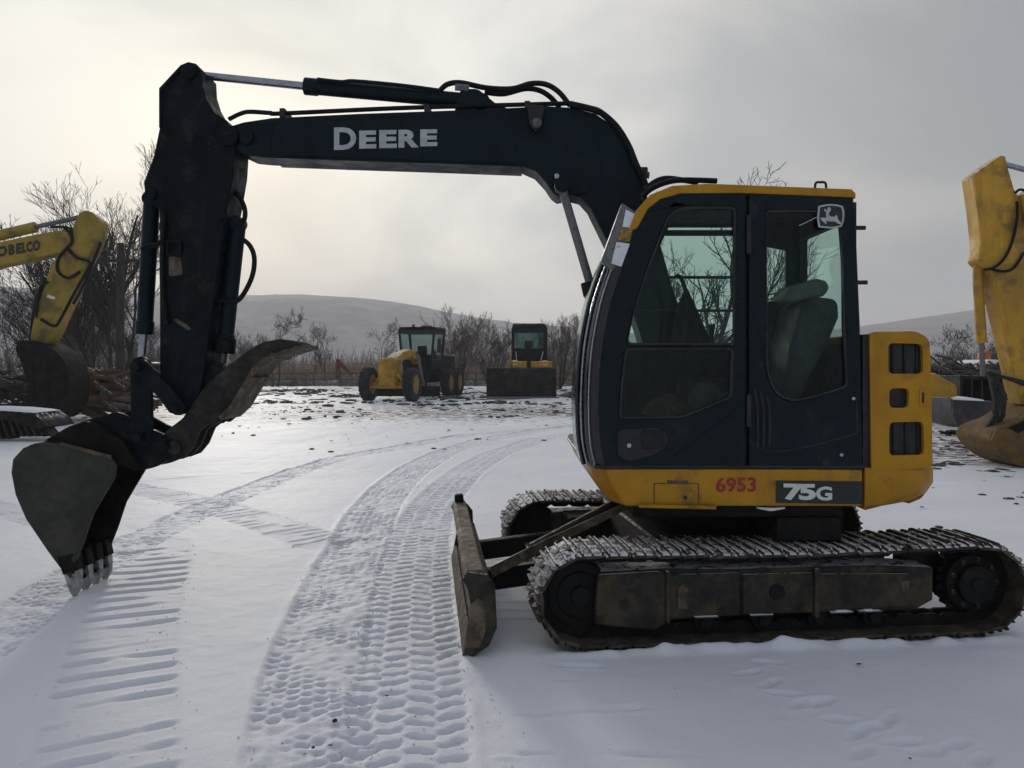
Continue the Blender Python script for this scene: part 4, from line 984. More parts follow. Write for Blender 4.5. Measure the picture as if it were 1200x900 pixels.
inside(lump((*XZ(830,462,4.95)[:1], 4.97, 1.32), (.13,.12,.20), MT['olive'], 'bag', 5), 'pale olive bag on the cab floor behind the lower door glass, on the right', 'bag')

# --- boom
YB0, YB1 = 5.77, 6.03; YBc = 5.90
boom_px = [(262,150),(285,143),(318,138),(420,133),(560,128),(640,124),(672,126),(698,133),(720,148),(736,170),(747,194),(757,224),(775,290),(795,360),(818,440),(822,470),(800,484),(780,476),(768,450),(745,375),(712,284),(692,243),(682,232),(668,228),(655,231),(648,226),(640,214),(628,201),(612,194),(520,191),(400,187),(310,184),(290,182),(268,172)]
BM = obj('boom', MB().prism(pxs(boom_px, YB0), YB0, YB1), MT['boom'], EX, .008)
# plates and flanges that stand proud of the box section
obj('bottom_flange', MB().prism(pxs([(318,185.5),(400,188.5),(520,192.5),(612,196),(612,194.2),(520,190.5),(400,186.5),(318,183.5)], YB0), YB0-.014, YB1+.014), MT['boom'], BM, .002)
obj('elbow_plate', MB().prism(round_poly(pxs([(612,186),(650,190),(674,196),(690,210),(694,226),(668,229),(654,232),(646,222),(634,205),(620,196)], YB0), .06), YB0-.014, YB0-.0005), MT['boom'], BM, .004)
for a, b, r in ((655,213,.045),(290,162,.05),(562,122,.03)):
    x, z = XZ(a, b, YB0); obj('pin_boss', MB().cyl((x,YB0-.04,z),(x,YB1+.04,z), r, 24), MT['boom'], BM, .006)
x, z = XZ(652,208,YB0); obj('pin_cap', MB().cyl((x,YB0-.046,z),(x,YB0-.041,z), .018, 12), MT['silver'], BM)
obj('lamp_bracket', MB().prism(pxs([(617,124),(638,126),(634,150),(628,158),(620,146)], YB0), YB0-.05, YB0-.002), MT['black'], BM, .01)
x, z = XZ(627,146,YB0); obj('work_lamp', MB().cyl((x+.02,YB0-.09,z-.02),(x,YB0-.05,z), .035, 18), MT['dullrod'], BM, .01)
mb = MB(); letter(mb, 'D', [(391.5,149.5),(417.5,149.2),(417.5,175.5),(391.5,175.8)], YB0, .035)
for s, a, b, t0, b0 in (('E',421,441,153.2,174.4),('E',444.5,465,152.6,173.8),('R',467,491,152.2,173.2),('E',492.5,512.5,151.8,171.6)):
    letter(mb, s, [(a,t0),(b,t0-.3),(b,b0-.4),(a,b0)], YB0, .05)
obj('lettering', mb, MT['silver'], BM, smooth=0)
for pts, r in (([(300,182),(400,184),(520,188),(600,191)], .005), ([(300,146),(420,138),(560,132.5),(640,129)], .004), ([(600,128),(604,160),(607,191)], .005), ([(690,140),(700,170),(706,205),(704,240)], .004), ([(320,141),(318,160),(317,183)], .004)):
    obj('weld_bead', MB().tube(smooth_path([U(a,b,YB0-.001) for a,b in pts],6), r, 6), MT['boom'], BM)
for a, b in ((655,213),(290,162)):
    x, z = XZ(a, b, YB0); obj('grease_ring', MB().cyl((x,YB0-.043,z),(x,YB0-.0405,z), .028, 16), MT['grease'], BM)
# steel lines along the top
for k, (dy, dz) in enumerate(((0,0),(.05,-.01),(.16,0))):
    obj('hydraulic_line', MB().tube(smooth_path([U(a,b,YB0+.04+dy) for a,b in [(268,140),(280,134),(292,131),(318,132.5),(330,133),(460,127),(560,124),(672,121)]],5), .017, 8), MT['hose'], BM)
for px_ in (330, 500, 618):
    a, b = XZ(px_, 134-(px_-330)*.03, YB0); obj('line_clamp', MB().box((a-.02,YB0+.01,b-.02),(a+.02,YB1-.02,b+.05)), MT['black'], BM, .004)
hose_sets = [
 [(515,107),(524,99),(540,97),(570,103),(600,104),(622,98),(640,99),(655,108),(668,124)],
 [(568,108),(590,110),(615,104),(632,106),(645,114),(656,126)],
 [(668,122),(690,127),(704,132),(722,148),(736,170),(745,192),(752,206),(757,218)],
 [(680,125),(700,131),(716,141),(730,158),(741,180),(750,204)],
 [(750,236),(756,224),(766,214),(780,209),(800,211),(818,214)],
]
for i, h_ in enumerate(hose_sets):
    yy = YB0+(.10,.16,-.02,.12,-.15)[i]
    obj('hydraulic_hose', MB().tube(smooth_path([U(a,b,yy) for a,b in h_],6), .020 if i != 2 else .024, 9), MT['hose'], BM)
for a, b in ((541,99),(754,202),(676,123)):
    x, z = XZ(a,b,YB0); obj('hose_fitting', MB().cyl((x-.05,YB0+.05,z),(x+.05,YB0+.05,z-.01), .026, 6), MT['dullrod'], BM)
obj('hose_clamp', MB().box((U(750,205,YB0)[0],YB0-.02,U(0,208,YB0)[2]),(U(759,205,YB0)[0],YB0+.12,U(0,196,YB0)[2])), MT['black'], BM, .01)
# arm cylinder on top of the boom
def ram(name, a, b, c, rb, rr, Y, parent, rodmat='chrome'):
    """barrel from a to b, rod from b to c (pixels on plane Y)"""
    e = bpy.data.objects.new(name, None); COL.objects.link(e); w_ = Vector(U(*b, Y)); e.matrix_basis = Matrix.Translation(w_); WORLD[e.name] = w_
    e.parent = parent; e.matrix_parent_inverse = Matrix.Translation(-WORLD[parent.name])
    A, B, C = Vector(U(*a, Y)), Vector(U(*b, Y)), Vector(U(*c, Y)); d = (B-A).normalized()
    mb = MB(); mb.tube([A, B-d*.10, B-d*.099, B], [rb, rb, rb*1.13, rb*1.13], 24); obj('barrel', mb, MT['boom'], e, .004)
    obj('rod', MB().cyl(B-d*.02, C, rr, 18), MT[rodmat], e)
    mb = MB(); mb.cyl(C+Vector((0,-.06,0)), C+Vector((0,.06,0)), rr*1.7, 18); obj('rod_eye', mb, MT['boom'], e, .004)
    mb = MB(); mb.cyl(A+Vector((0,-.06,0)), A+Vector((0,.06,0)), rb*.9, 18); obj('base_eye', mb, MT['boom'], e, .004)
    return e
ram('arm_cylinder', (566,120), (357,101), (222,87), .056, .029, YBc, EX)
obj('cylinder_tube', MB().tube(smooth_path([U(a,b,YBc-.07) for a,b in [(372,93),(400,96),(415,95),(470,100),(515,106)]],4), .015, 8), MT['boom'], EX)
for dy in (-.09, .06):
    obj('cylinder_lug', MB().prism(round_poly(pxs([(540,104),(560,104),(582,122),(600,129),(532,131)], YBc+dy), .03), YBc+dy, YBc+dy+.03), MT['boom'], EX, .004)
# boom lift cylinders, one each side
for yy in (YB0-.075, YB1+.075):
    ram('boom_cylinder', (722,470), (691,330), (658,218), .060, .031, yy, EX, 'dullrod')

# --- arm (stick)
YA0, YA1 = 5.75, 6.05
arm_px = [(187,104),(213,75),(220,72),(229,74),(236,82),(237,100),(242,116),(251,132),(262,138),(271,148),(276,170),(274,200),(268,236),(259,284),(252,340),(246,385),(240,428),(234,462),(214,486),(198,484),(188,470),(187,430),(186.5,300),(186.5,246),(180,240),(169,224),(168,214),(180,182),(186.5,150)]
AR = obj('arm', MB().prism(pxs(arm_px, YA0), YA0, YA1), MT['arm'], EX, .010)
for a, b, r in ((222,86,.05),(268,160,.075),(178,228,.045),(206,472,.06),(256,252,.05)):
    x, z = XZ(a, b, YA0); obj('pin_boss', MB().cyl((x,YA0-.03,z),(x,YA1+.03,z), r, 24), MT['arm'], AR, .006)
for pts in ([(187,104),(213,76),(216,79),(190,107),(190,150),(187,150)], [(248,135),(262,140),(270,150),(274,170),(270,172),(263,152),(250,143)]):
    obj('edge_plate', MB().prism(pxs(pts, YA0), YA0-.012, YA0-.0005), MT['arm'], AR, .003)
mb = MB()
for pts in ([(198,300),(212,302),(214,322),(198,324)], [(206,372),(224,384),(222,388),(204,376)]):
    mb.prism(round_poly(pxs(pts, YA0), .02), YA0-.003, YA0-.0005)
obj('worn_patch', mb, MT['rustedge'], AR)
obj('arm_wear_bracket', MB().prism(pxs([(196,282),(214,282),(214,300),(196,300)], YA0), YA0-.03, YA0-.001, [pxs([(199,285),(211,285),(211,297),(199,297)], YA0)]), MT['arm'], AR, .003)
arm_h = [[(273,222),(282,233),(287,246),(286,258),(279,266)], [(284,280),(293,288),(298,302),(296,322),(287,342),(277,353),(262,352),(246,354)], [(192,250),(190,300),(191,350),(196,380)]]
for i, h_ in enumerate(arm_h):
    obj('hydraulic_hose', MB().tube(smooth_path([U(a,b,YA0+(.10,.08,-.02,-.02)[i]) for a,b in h_],6), .018, 9), MT['hose'], AR)
obj('hose_saddle', MB().tube(smooth_path([U(a,b,YA0-.03) for a,b in [(166,292),(174,288),(184,287),(192,281)]],4), .018, 8), MT['arm'], AR)
ram('bucket_cylinder', (178,234), (169,392), (165,432), .058, .030, YBc, EX)
ram('thumb_cylinder', (279,262), (263,408), (260,432), .058, .028, YBc, EX, 'dullrod')
obj('cylinder_gland', MB().cyl(U(264.5,396,YBc), U(262.5,414,YBc), .078, 20), MT['arm'], EX, .006)

# --- bucket linkage
LK = bpy.data.objects.new('bucket_linkage', None); COL.objects.link(LK); w_ = Vector(U(170,465,YBc)); LK.matrix_basis = Matrix.Translation(w_); WORLD[LK.name] = w_
LK.parent = EX; LK.matrix_parent_inverse = Matrix.Translation(-WORLD[EX.name])
def pbar(a, b, w, Y0, Y1, nm, m_, parent, bev=.006):
    A, B = Vector(XZ(*a, Y0)), Vector(XZ(*b, Y0)); t = (B-A).normalized(); nn = Vector((-t.y, t.x))*w*.5
    P = []
    for c, sg in ((A,-1),(B,1)):
        for k in range(7):
            an = math.pi*(k/6-.5); P.append(tuple(c+t*sg*math.cos(an)*w*.5+nn*(sg*math.sin(an))*(1)))
    P2 = [tuple(A+nn*1), *[tuple(A-t*math.cos(math.pi*(k/6-.5))*w*.5-nn*math.sin(math.pi*(k/6-.5))) for k in range(7)], tuple(A-nn), *[tuple(B+t*math.cos(math.pi*(k/6-.5))*w*.5+nn*math.sin(math.pi*(k/6-.5))) for k in range(7)]]
    return obj(nm, MB().prism(P2[1:8]+P2[9:], Y0, Y1), m_, parent, bev)
for y0 in (5.66, 6.08): pbar((165,430), (208,478), .11, y0, y0+.04, 'guide_link', MT['arm'], LK)
pbar((164,430), (166,512), .15, 5.72, 5.76, 'bucket_link', MT['arm'], LK); pbar((164,430), (166,512), .15, 6.04, 6.08, 'bucket_link', MT['arm'], LK)
for a, b in ((164,430),(166,512),(208,478),(196,522)):
    x, z = XZ(a, b, 5.72); obj('pin', MB().cyl((x,5.63,z),(x,6.15,z), .035, 18), MT['arm'], LK, .004)

# --- bucket
BK = bpy.data.objects.new('bucket', None); COL.objects.link(BK); w_ = Vector(U(90,600,5.85)); BK.matrix_basis = Matrix.Translation(w_); WORLD[BK.name] = w_
BK.parent = EX; BK.matrix_parent_inverse = Matrix.Translation(-WORLD[EX.name])
YK0, YK1 = 5.60, 6.10
sp = [(82,678),(72,668),(55,645),(30,608),(18,580),(13,554),(15,538),(27,525),(44,519),(70,520),(130,536),(136,545),(134,560),(119,585),(109,602),(98,635),(88,660)]
obj('side_plate', MB().prism(pxs(sp, YK0), YK0, YK0+.025), MT['bucket'], BK, .005)
obj('side_plate', MB().prism(pxs(sp, YK0), YK1-.025, YK1), MT['bucketin'], BK, .005)
oc = [(86,684),(72,668),(55,645),(30,608),(18,580),(13,554),(15,538),(27,525),(44,519),(70,520),(130,536)]
oc = [(p.x, p.y) for p in smooth_path([(a, b, 0) for a, b in oc], 3)]
ic = []
for i, (a, b) in enumerate(oc):
    t = Vector(oc[min(i+1, len(oc)-1)])-Vector(oc[max(i-1, 0)]); t.normalize(); ic.append((a-t.y*3.4, b+t.x*3.4))
k_ = len(oc)
mb = MB()
A0 = [(x, YK0+.03, z) for x, z in pxs(oc, YK0)]; A1 = [(x, YK1-.03, z) for x, z in pxs(oc, YK0)]
B0 = [(x, YK0+.03, z) for x, z in pxs(ic, YK0)]; B1 = [(x, YK1-.03, z) for x, z in pxs(ic, YK0)]
mb.loft([A0+B0[::-1], A1+B1[::-1]]); obj('shell', mb, MT['bucketin'], BK, 0, 40)
obj('rim', MB().prism(pxs([(72,518),(131,533.5),(131,538),(72,522)], YK0), YK0-.010, YK0-.0005), MT['rustedge'], BK, .002)
obj('side_cutter', MB().prism(pxs([(136,545),(134,560),(119,585),(109,602),(98,635),(88,660),(84,656),(94,632),(105,600),(116,581),(130,556)], YK0), YK0-.010, YK0-.0005), MT['bucket'], BK, .003)
for y0 in (5.73, 6.03):
    obj('hinge_ear', MB().prism(round_poly(pxs([(48,519),(80,500),(112,489),(140,482),(172,500),(206,515),(203,536),(182,548),(160,552),(128,540)], 5.74), .05), y0, y0+.035), MT['arm'], BK, .006)
obj('torque_tube', MB().prism(round_poly(pxs([(60,514),(108,492),(150,515),(168,545),(140,545),(100,530)], 5.74), .03), 5.66, 6.06), MT['bucketin'], BK, .008)
obj('lip', MB().prism(pxs([(66,660),(80,674),(88,672),(80,660),(70,650)], YK0), YK0+.005, YK1-.005), MT['bucketin'], BK, .006)
for i in range(4):
    yc = YK0+.04+i*.14
    T = [(70,662),(86,656),(91,672),(92,690),(84,703),(78,692)]
    q0, q1 = pxs(T, YK0), pxs(T, YK0)
    mb = MB(); c = Vector(XZ(84,703,YK0))
    def w_of(p): return .035*min(1, max(.45, (p[1]-c.y)/.15))
    mb.loft([[(x, yc-w_of((x,z)), z) for x, z in q0], [(x, yc+w_of((x,z)), z) for x, z in q0]])
    obj('tooth', mb, MT['tooth'], BK, .004)
    A = [(66,652),(88,648),(92,668),(74,674)]
    obj('tooth_adapter', MB().prism(pxs(A, YK0), yc-.043, yc+.043), MT['bucketin'], BK, .006)

# --- thumb
TH = bpy.data.objects.new('thumb', None); COL.objects.link(TH); w_ = Vector(U(260,470,YBc)); TH.matrix_basis = Matrix.Translation(w_); WORLD[TH.name] = w_
TH.parent = EX; TH.matrix_parent_inverse = Matrix.Translation(-WORLD[EX.name])
th = [(361,406),(345,400),(328,397),(308,401),(290,411),(272,427),(254,440),(236,458),(214,490),(196,504),(184,520),(190,536),(203,541),(216,536),(226,524),(234,505),(244,497),(252,498),(262,490),(274,478),(288,455),(300,434),(312,422),(332,414)]
for y0 in (5.74, 5.885, 6.03):
    obj('finger', MB().prism(pxs(th, 5.74), y0, y0+.032), MT['rust'], TH, .005)
facepts = [(360,408),(332,416),(313,424),(301,436),(289,457),(275,480),(262,492),(258,488),(271,475),(285,452),(297,431),(311,419),(331,411),(358,404)]
obj('gripping_face', MB().prism(pxs(facepts, 5.74), 5.70, 6.10), MT['rustedge'], TH, .004)
for i, (a, b) in enumerate(((322,418),(296,446))):
    obj('grip_tooth', MB().prism(pxs([(a-5,b-5),(a+5,b-4),(a+3,b+3),(a-4,b+4)], 5.74), 5.705, 6.095), MT['rustedge'], TH, .006)
obj('back_plate', MB().prism(pxs([(300,404),(285,414),(262,432),(240,452),(244,457),(266,437),(288,419),(303,409)], 5.74), 5.76, 6.04), MT['rust'], TH, .003)
for y0 in (5.80, 5.97): obj('thumb_ear', MB().prism(round_poly(pxs([(250,424),(264,424),(272,440),(256,456),(240,452)], YBc), .02), y0, y0+.025), MT['arm'], TH, .004)
x, z = XZ(206,524,5.74); obj('pivot_pin', MB().cyl((x,5.69,z),(x,6.11,z),.05,20), MT['rust'], TH, .005)

# ------------------------------------------------------------------ other machines in the yard
def epart(name, parent, loc):
    e = bpy.data.objects.new(name, None); COL.objects.link(e); e.matrix_basis = Matrix.Translation(loc); WORLD[e.name] = Vector(loc)
    e.parent = parent; e.matrix_parent_inverse = Matrix.Translation(-WORLD[parent.name]); return e
def ram3(parent, A, B, C, rb, rr, bm_, rm):
    A, B, C = Vector(A), Vector(B), Vector(C)
    obj('cylinder_barrel', MB().cyl(A, B, rb, 18), bm_, parent, .006); obj('cylinder_rod', MB().cyl(B, C, rr, 14), rm, parent)
def body(root, cx, Y, sgn, mt):
    """house, cab and tracks of a 20-tonne excavator whose boom foot is at cx and which lies to the sgn side of it"""
    X = lambda d: cx+sgn*d
    def bxx(d0, d1, y0, y1, z0, z1): return MB().box((min(X(d0),X(d1)),y0,z0),(max(X(d0),X(d1)),y1,z1))
    obj('house', bxx(-.2,2.6,Y-1.25,Y+1.25,1.1,2.25), mt, root, .08)
    obj('counterweight', bxx(2.6,3.5,Y-1.25,Y+1.25,1.05,2.3), MT['darkmachine'], root, .25)
    c = obj('cab', bxx(-.5,1.1,Y-1.3,Y-.35,1.2,2.95), MT['darkmachine'], root, .08)
    obj('cab_window', bxx(-.35,.95,Y-1.312,Y-1.302,1.9,2.75), MT['farglass'], c)
    for y0 in (Y-1.4, Y+.8):
        P = []
        for i in range(24):
            a = math.pi*(i/11-.5) if i < 12 else math.pi*((i-12)/11+.5); ccx = X(3.2) if i < 12 else X(-1.0)
            ccx = max(X(3.2),X(-1.)) if i < 12 else min(X(3.2),X(-1.)); P.append((ccx+.45*math.cos(a), .47+.45*math.sin(a)))
        obj('track', MB().prism(P, y0, y0+.6), MT['shoe'], root, .03)
    obj('slew_base', bxx(.2,2.2,Y-.8,Y+.8,.4,1.1), MT['darkmachine'], root, .03)

# mustard excavator on the left, lettered boom
YL = 22.0
ML = thing('excavator', 'mustard yellow excavator with lettered boom reaching in from the left edge', 'excavator', (-18.5, YL, 0))
bo = pxs([(-90,332),(-60,305),(0,286),(40,277.5),(70,272),(84,272),(90,284),(78,297),(40,305.5),(0,313.5),(-50,332),(-75,362),(-130,470),(-165,470),(-120,360)], YL)
b_ = obj('boom', MB().prism(bo, YL-.22, YL+.22), MT['greenyellow'], ML, .03)
mb = MB()
for s, x0_ in zip('KOBELCO', (-13.5,-3.5,10.2,19.0,26.6,31.0,38.6)):
    wd = (12.0 if x0_ < 0 else 8.6) if s == 'O' else (4.2 if s == 'L' else 7.2)
    f0 = lambda x: 288.6-(x)*.165
    if s == 'C': wd = 7
    letter(mb, s, [(x0_,f0(x0_)),(x0_+wd,f0(x0_+wd)),(x0_+wd,f0(x0_+wd)+12.5),(x0_,f0(x0_)+12.5)], YL-.222, .055, .008)
obj('boom_lettering', mb, MT['gloss'], b_, smooth=0)
obj('cylinder_barrel', MB().cyl(U(-70,292,YL), U(42,266,YL), .15, 18), MT['greenyellow'], ML, .01)
obj('cylinder_rod', MB().cyl(U(42,266,YL), U(100,253,YL), .065, 14), MT['dullrod'], ML)
ar = [(97,251),(104,248),(112,250),(124,262),(122,276),(117,290),(104,315),(92,344),(78,374),(68,396),(58,406),(44,406),(40,396),(44,376),(53,346),(65,312),(76,292),(86,276)]
a_ = obj('arm', MB().prism(pxs(ar, YL), YL-.20, YL+.20), MT['greenyellow'], ML, .03)
for h_ in ([(76,268),(83,274),(84,284),(76,293),(68,304),(68,318),(80,326),(94,318)], [(80,292),(90,302),(104,306),(104,314),(88,342),(72,372),(64,382),(48,374)], [(56,330),(48,336),(44,352),(42,372)], [(60,266),(72,266),(82,268),(84,276)], [(118,284),(112,300),(100,330),(86,356)]):
    obj('hydraulic_hose', MB().tube(smooth_path([U(p,q,YL-.24) for p,q in h_],5), .04, 6), MT['hose'], a_)
obj('bucket_cylinder', MB().tube([U(58,326,YL),U(47,350,YL),U(43,374,YL),U(36,400,YL)], [.14,.15,.14,.06], 12), MT['darkmachine'], ML)
obj('label_plate', MB().prism(pxs([(61,346),(70,349),(69,352),(60,349)], YL), YL-.21, YL-.2005), MT['white'], a_)
bk = [(30,408),(40,398),(60,402),(76,410),(90,426),(95,448),(92,472),(82,487),(70,491),(54,487),(44,474),(45,448),(38,424)]
k_o = obj('bucket', MB().prism(round_poly(pxs(bk, YL), .15), YL-.55, YL+.55), MT['bucketin'], ML, .05)
for px_, q in ((48,430),(66,440),(84,440)):
    obj('bucket_rib', MB().prism(pxs([(px_,q-14),(px_+4,q-14),(px_+6,q+40),(px_+2,q+40)], YL), YL-.58, YL-.552), MT['bucketin'], k_o, .01)
obj('bucket_link', MB().prism(pxs([(26,402),(34,398),(46,420),(44,432),(36,430)], YL), YL-.30, YL-.18), MT['darkmachine'], ML, .02)
body(ML, U(-140,470,YL)[0], YL, -1, MT['greenyellow'])

# ribbed steel attachment with snow on it, lower left
RA = thing('ribbed_attachment', 'dark ribbed steel attachment with snow on its top, at the left edge', 'attachment', U(10, 515, 17))
q = [(-60,480),(0,481),(40,484),(52,492),(58,500),(46,503),(0,489),(-60,487)]
obj('top_plate', MB().prism(pxs(q, 17), 16.9, 18.0), MT['darkmachine'], RA, .02)
obj('back_panel', MB().prism(pxs([(-60,488),(0,490),(48,503),(40,512),(10,513),(-60,514)], 17), 17.45, 17.52), MT['darkmachine'], RA, .02)
for i in range(13):
    x = -52+i*8.3; yb = 512 if x > 0 else 515
    t0 = 489+max(0, x-2)*.27
    obj('rib', MB().prism(pxs([(x,t0),(x+3,t0+.5),(x+12,yb),(x+8,yb)], 17), 17.05, 17.42), MT['rust'], RA, .01)
obj('snow_cap', MB().loft([[U(a, 480.5+max(0,a)*.075-hh*q_, 17)[:1]+(16.95+dy,)+U(a, 480.5+max(0,a)*.075-hh*q_, 17)[2:] for dy, hh in ((0,0),(.02,2),(.4,3.4),(.9,2.4),(1.0,0))] for a, q_ in ((-60,1),(-20,1.1),(10,.9),(34,.7),(42,.2))]), MT['snowlump'], RA, 0, 60)

# split logs and brush heap behind it
def sticks(root, n_, box_px, Y0, Y1, mats, seed, lmin, lmax, r0, r1, tilt=.25, nm='log'):
    R = random.Random(seed)
    for i in range(n_):
        Y = R.uniform(Y0, Y1); c = Vector(U(R.uniform(box_px[0], box_px[1]), R.uniform(box_px[2], box_px[3]), Y))
        c.z = max(c.z, .05)
        L = R.uniform(lmin, lmax); a = R.uniform(-.7,.7); t = R.gauss(0, tilt)
        d = Vector((math.cos(a)*math.cos(t), math.sin(a)*math.cos(t), math.sin(t)))*L*.5
        r = R.uniform(r0, r1); P0, P1 = c-d, c+d
        P0.z = max(P0.z, .04); P1.z = max(P1.z, .04); mid = (P0+P1)/2+Vector((R.uniform(-.1,.1), 0, R.uniform(-.08,.08)))*L*.3
        obj(nm, MB().tube([P0, mid, P1], [r, r*R.uniform(.7,1), r*R.uniform(.3,.7)], 7), MT[mats[i % len(mats)]], root, 0, 40)
BH = thing('log_heap', 'orange brown heap of split logs between the mustard bucket and the dark arm', 'log heap', U(124, 482, 24))
sticks(BH, 95, (96,152), 0, 23.2, ['splinter','splinter','splinter','wood'], 7, .6, 1.8, .05, .15) if False else None
R = random.Random(77)
for i in range(150):
    px_ = R.uniform(92,162); top = np.interp(px_, [90,105,125,150,165],[438,434,440,448,464]); py_ = R.uniform(top, 480); Y = R.uniform(23.2, 25.2)
    c = Vector(U(px_, py_, Y)); c.z = max(c.z, .06); L = R.uniform(.7,1.7); a = R.uniform(-.5,.5); t = R.gauss(-.12,.22)
    d = Vector((math.cos(a)*math.cos(t), math.sin(a)*math.cos(t), math.sin(t)))*L*.5; r = R.uniform(.05,.14)
    P0, P1 = c-d, c+d; P0.z = max(.03, P0.z); P1.z = max(.03, P1.z)
    obj('log', MB().tube([P0, (P0+P1)/2+Vector((0,0,R.uniform(-.06,.06))), P1], [r, r*.9, r*.6], 6), MT['splinter' if R.random() < .8 else 'wood'], BH, 0, 40)
BP = thing('branch_heap', 'heap of dark branches dusted with snow at the left edge behind the mustard bucket', 'branch heap', U(20, 480, 25))
R = random.Random(78)
for i in range(90):
    px_ = R.uniform(-40,50); py_ = R.uniform(430+abs(px_-10)*.35, 480); Y = R.uniform(24.5, 26.5)
    c = Vector(U(px_, py_, Y)); c.z = max(c.z, .06); L = R.uniform(.8,2.2); a = R.uniform(-.7,.7); t = R.gauss(0,.35)
    d = Vector((math.cos(a)*math.cos(t), math.sin(a)*math.cos(t), math.sin(t)))*L*.5; r = R.uniform(.025,.10)
    P0, P1 = c-d, c+d; P0.z = max(.03, P0.z); P1.z = max(.03, P1.z)
    obj('branch', MB().tube([P0, (P0+P1)/2+Vector((0,0,R.uniform(-.1,.1))), P1], [r, r*.9, r*.5], 6), MT['wood' if R.random() < .6 else 'bark'], BP, 0, 40)

# right-hand excavator: arm and bucket
YR = 13.0
MRx = thing('excavator', 'worn yellow excavator whose arm and bucket stand at the right edge', 'excavator', (14.0, YR, 0))
ar = [(1133,209),(1150,196),(1166,185),(1171,186),(1174,200),(1181,224),(1190,240),(1200,247),(1206,262),(1212,330),(1210,420),(1200,470),(1190,474),(1184,456),(1172,400),(1158,344),(1151,318),(1142,309),(1140,306),(1143,288),(1139,250)]
a_ = obj('arm', MB().prism(pxs(ar, YR), YR-.17, YR+.17), MT['oldyellow'], MRx, .02)
obj('arm_edge', MB().prism(pxs([(1133,209),(1137,207),(1144,250),(1147,288),(1144,306),(1140,306),(1143,288),(1139,250)], YR), YR-.19, YR-.171), MT['oldyellow'], a_, .006)
obj('arm_edge', MB().prism(pxs([(1151,318),(1156,319),(1176,398),(1189,456),(1192,474),(1188,470),(1184,456),(1172,400),(1158,344)], YR), YR-.20, YR-.171), MT['oldyellow'], a_, .006)
for h_ in ([(1192,236),(1192,256),(1186,284),(1176,304),(1164,314),(1152,316)], [(1200,296),(1188,314),(1176,318),(1164,316)], [(1190,226),(1196,222),(1206,226)]):
    obj('hydraulic_hose', MB().tube(smooth_path([U(p,q_,YR-.21) for p,q_ in h_],5), .022, 7), MT['hose'], a_)
obj('boom', MB().prism(pxs([(1186,232),(1200,226),(1260,190),(1400,170),(1490,190),(1560,330),(1620,480),(1570,486),(1500,350),(1440,262),(1380,240),(1260,262),(1206,276),(1190,262)], YR), YR-.26, YR+.26, ), MT['oldyellow'], MRx, .03)
obj('arm_cylinder_rod', MB().cyl(U(1168,190,YR), U(1225,205,YR), .045, 14), MT['chrome'], MRx)
obj('arm_cylinder_barrel', MB().cyl(U(1225,205,YR), U(1400,168,YR), .085, 16), MT['oldyellow'], MRx)
obj('bucket_cylinder', MB().tube([U(1146,312,YR),U(1146,330,YR),U(1150,396,YR),U(1150.5,402,YR)], [.075,.078,.082,.095], 16), MT['oldyellow'], MRx, .01)
obj('bucket_rod', MB().cyl(U(1150,400,YR), U(1152,440,YR), .042, 14), MT['dullrod'], MRx)
for pts in ([(1149,438),(1155,438),(1162,470),(1160,490),(1150,503),(1146,500),(1154,486),(1156,470)], [(1152,440),(1158,438),(1170,462),(1168,486),(1160,502),(1156,500),(1163,484),(1164,466)]):
    obj('link', MB().prism(pxs(pts, YR), YR-.24, YR-.16), MT['rust'], MRx, .01)
obj('guide_link', MB().prism(pxs([(1150,436),(1156,440),(1190,452),(1192,446)], YR), YR-.26, YR-.20), MT['rust'], MRx, .01)
bk = [(1138,512),(1144,500),(1156,496),(1172,490),(1200,470),(1240,470),(1262,500),(1250,530),(1215,546),(1185,546),(1164,538),(1148,526)]
k_o = obj('bucket', MB().prism(round_poly(pxs(bk, YR), .08), YR-.5, YR+.5), MT['rustyellow'], MRx, .03)
obj('bucket_side', MB().prism(pxs([(1138,512),(1144,500),(1160,500),(1170,506),(1176,522),(1170,541),(1160,536),(1146,525)], YR), YR-.56, YR-.502), MT['rustyellow'], k_o, .01)
obj('bucket_rib', MB().prism(pxs([(1160,498),(1200,480),(1202,486),(1166,506)], YR), YR-.55, YR-.503), MT['bucketin'], k_o, .01)
obj('snow_patch', MB().loft([[U(a,b-hh,YR)[:1]+(YR-.48+dy,)+U(a,b-hh,YR)[2:] for dy, hh in ((0,-.5),(.05,2.0),(.2,2.4),(.3,-.5))] for a, b in ((1178,488),(1184,485.5),(1192,482),(1198,478.5))]), MT['snowlump'], k_o, 0, 60)
body(MRx, U(1600,480,YR)[0], YR, 1, MT['oldyellow'])

# things lying about behind it
YT = 20.0
TK = thing('steel_scoop', 'grey blue curved steel scoop with snow on its rim, behind the right-hand rod', 'steel scoop', U(1140, 503, 18))
obj('curved_plate', MB().prism(pxs([(1112,466),(1118,470),(1118,484),(1124,494),(1140,499),(1168,500),(1168,503),(1138,503),(1120,498),(1113,486)], 18), 17.9, 19.2), MT['greysteel'], TK, .02)
obj('end_plate', MB().prism(pxs([(1113,468),(1160,470),(1168,476),(1168,502),(1138,502),(1121,497),(1113,486)], 18), 17.86, 17.9), MT['greysteel'], TK, .01)
obj('snow_cap', MB().loft([[U(a,b-hh,18)[:1]+(17.88+dy,)+U(a,b-hh,18)[2:] for dy, hh in ((0,-1),(.1,3),(.5,4),(.9,-1))] for a, b in ((1128,470),(1134,469),(1144,470),(1152,471.5))]), MT['snowlump'], TK, 0, 60)
YW = thing('yellow_blade', 'orange yellow steel blade showing just right of the engine door', 'blade', U(1105, 470, 20))
obj('blade_plate', MB().prism(pxs([(1070,438),(1096,437),(1108,444),(1122,452),(1122,466),(1070,467)], YT), YT, YT+.35), MT['oldyellow'], YW, .04)
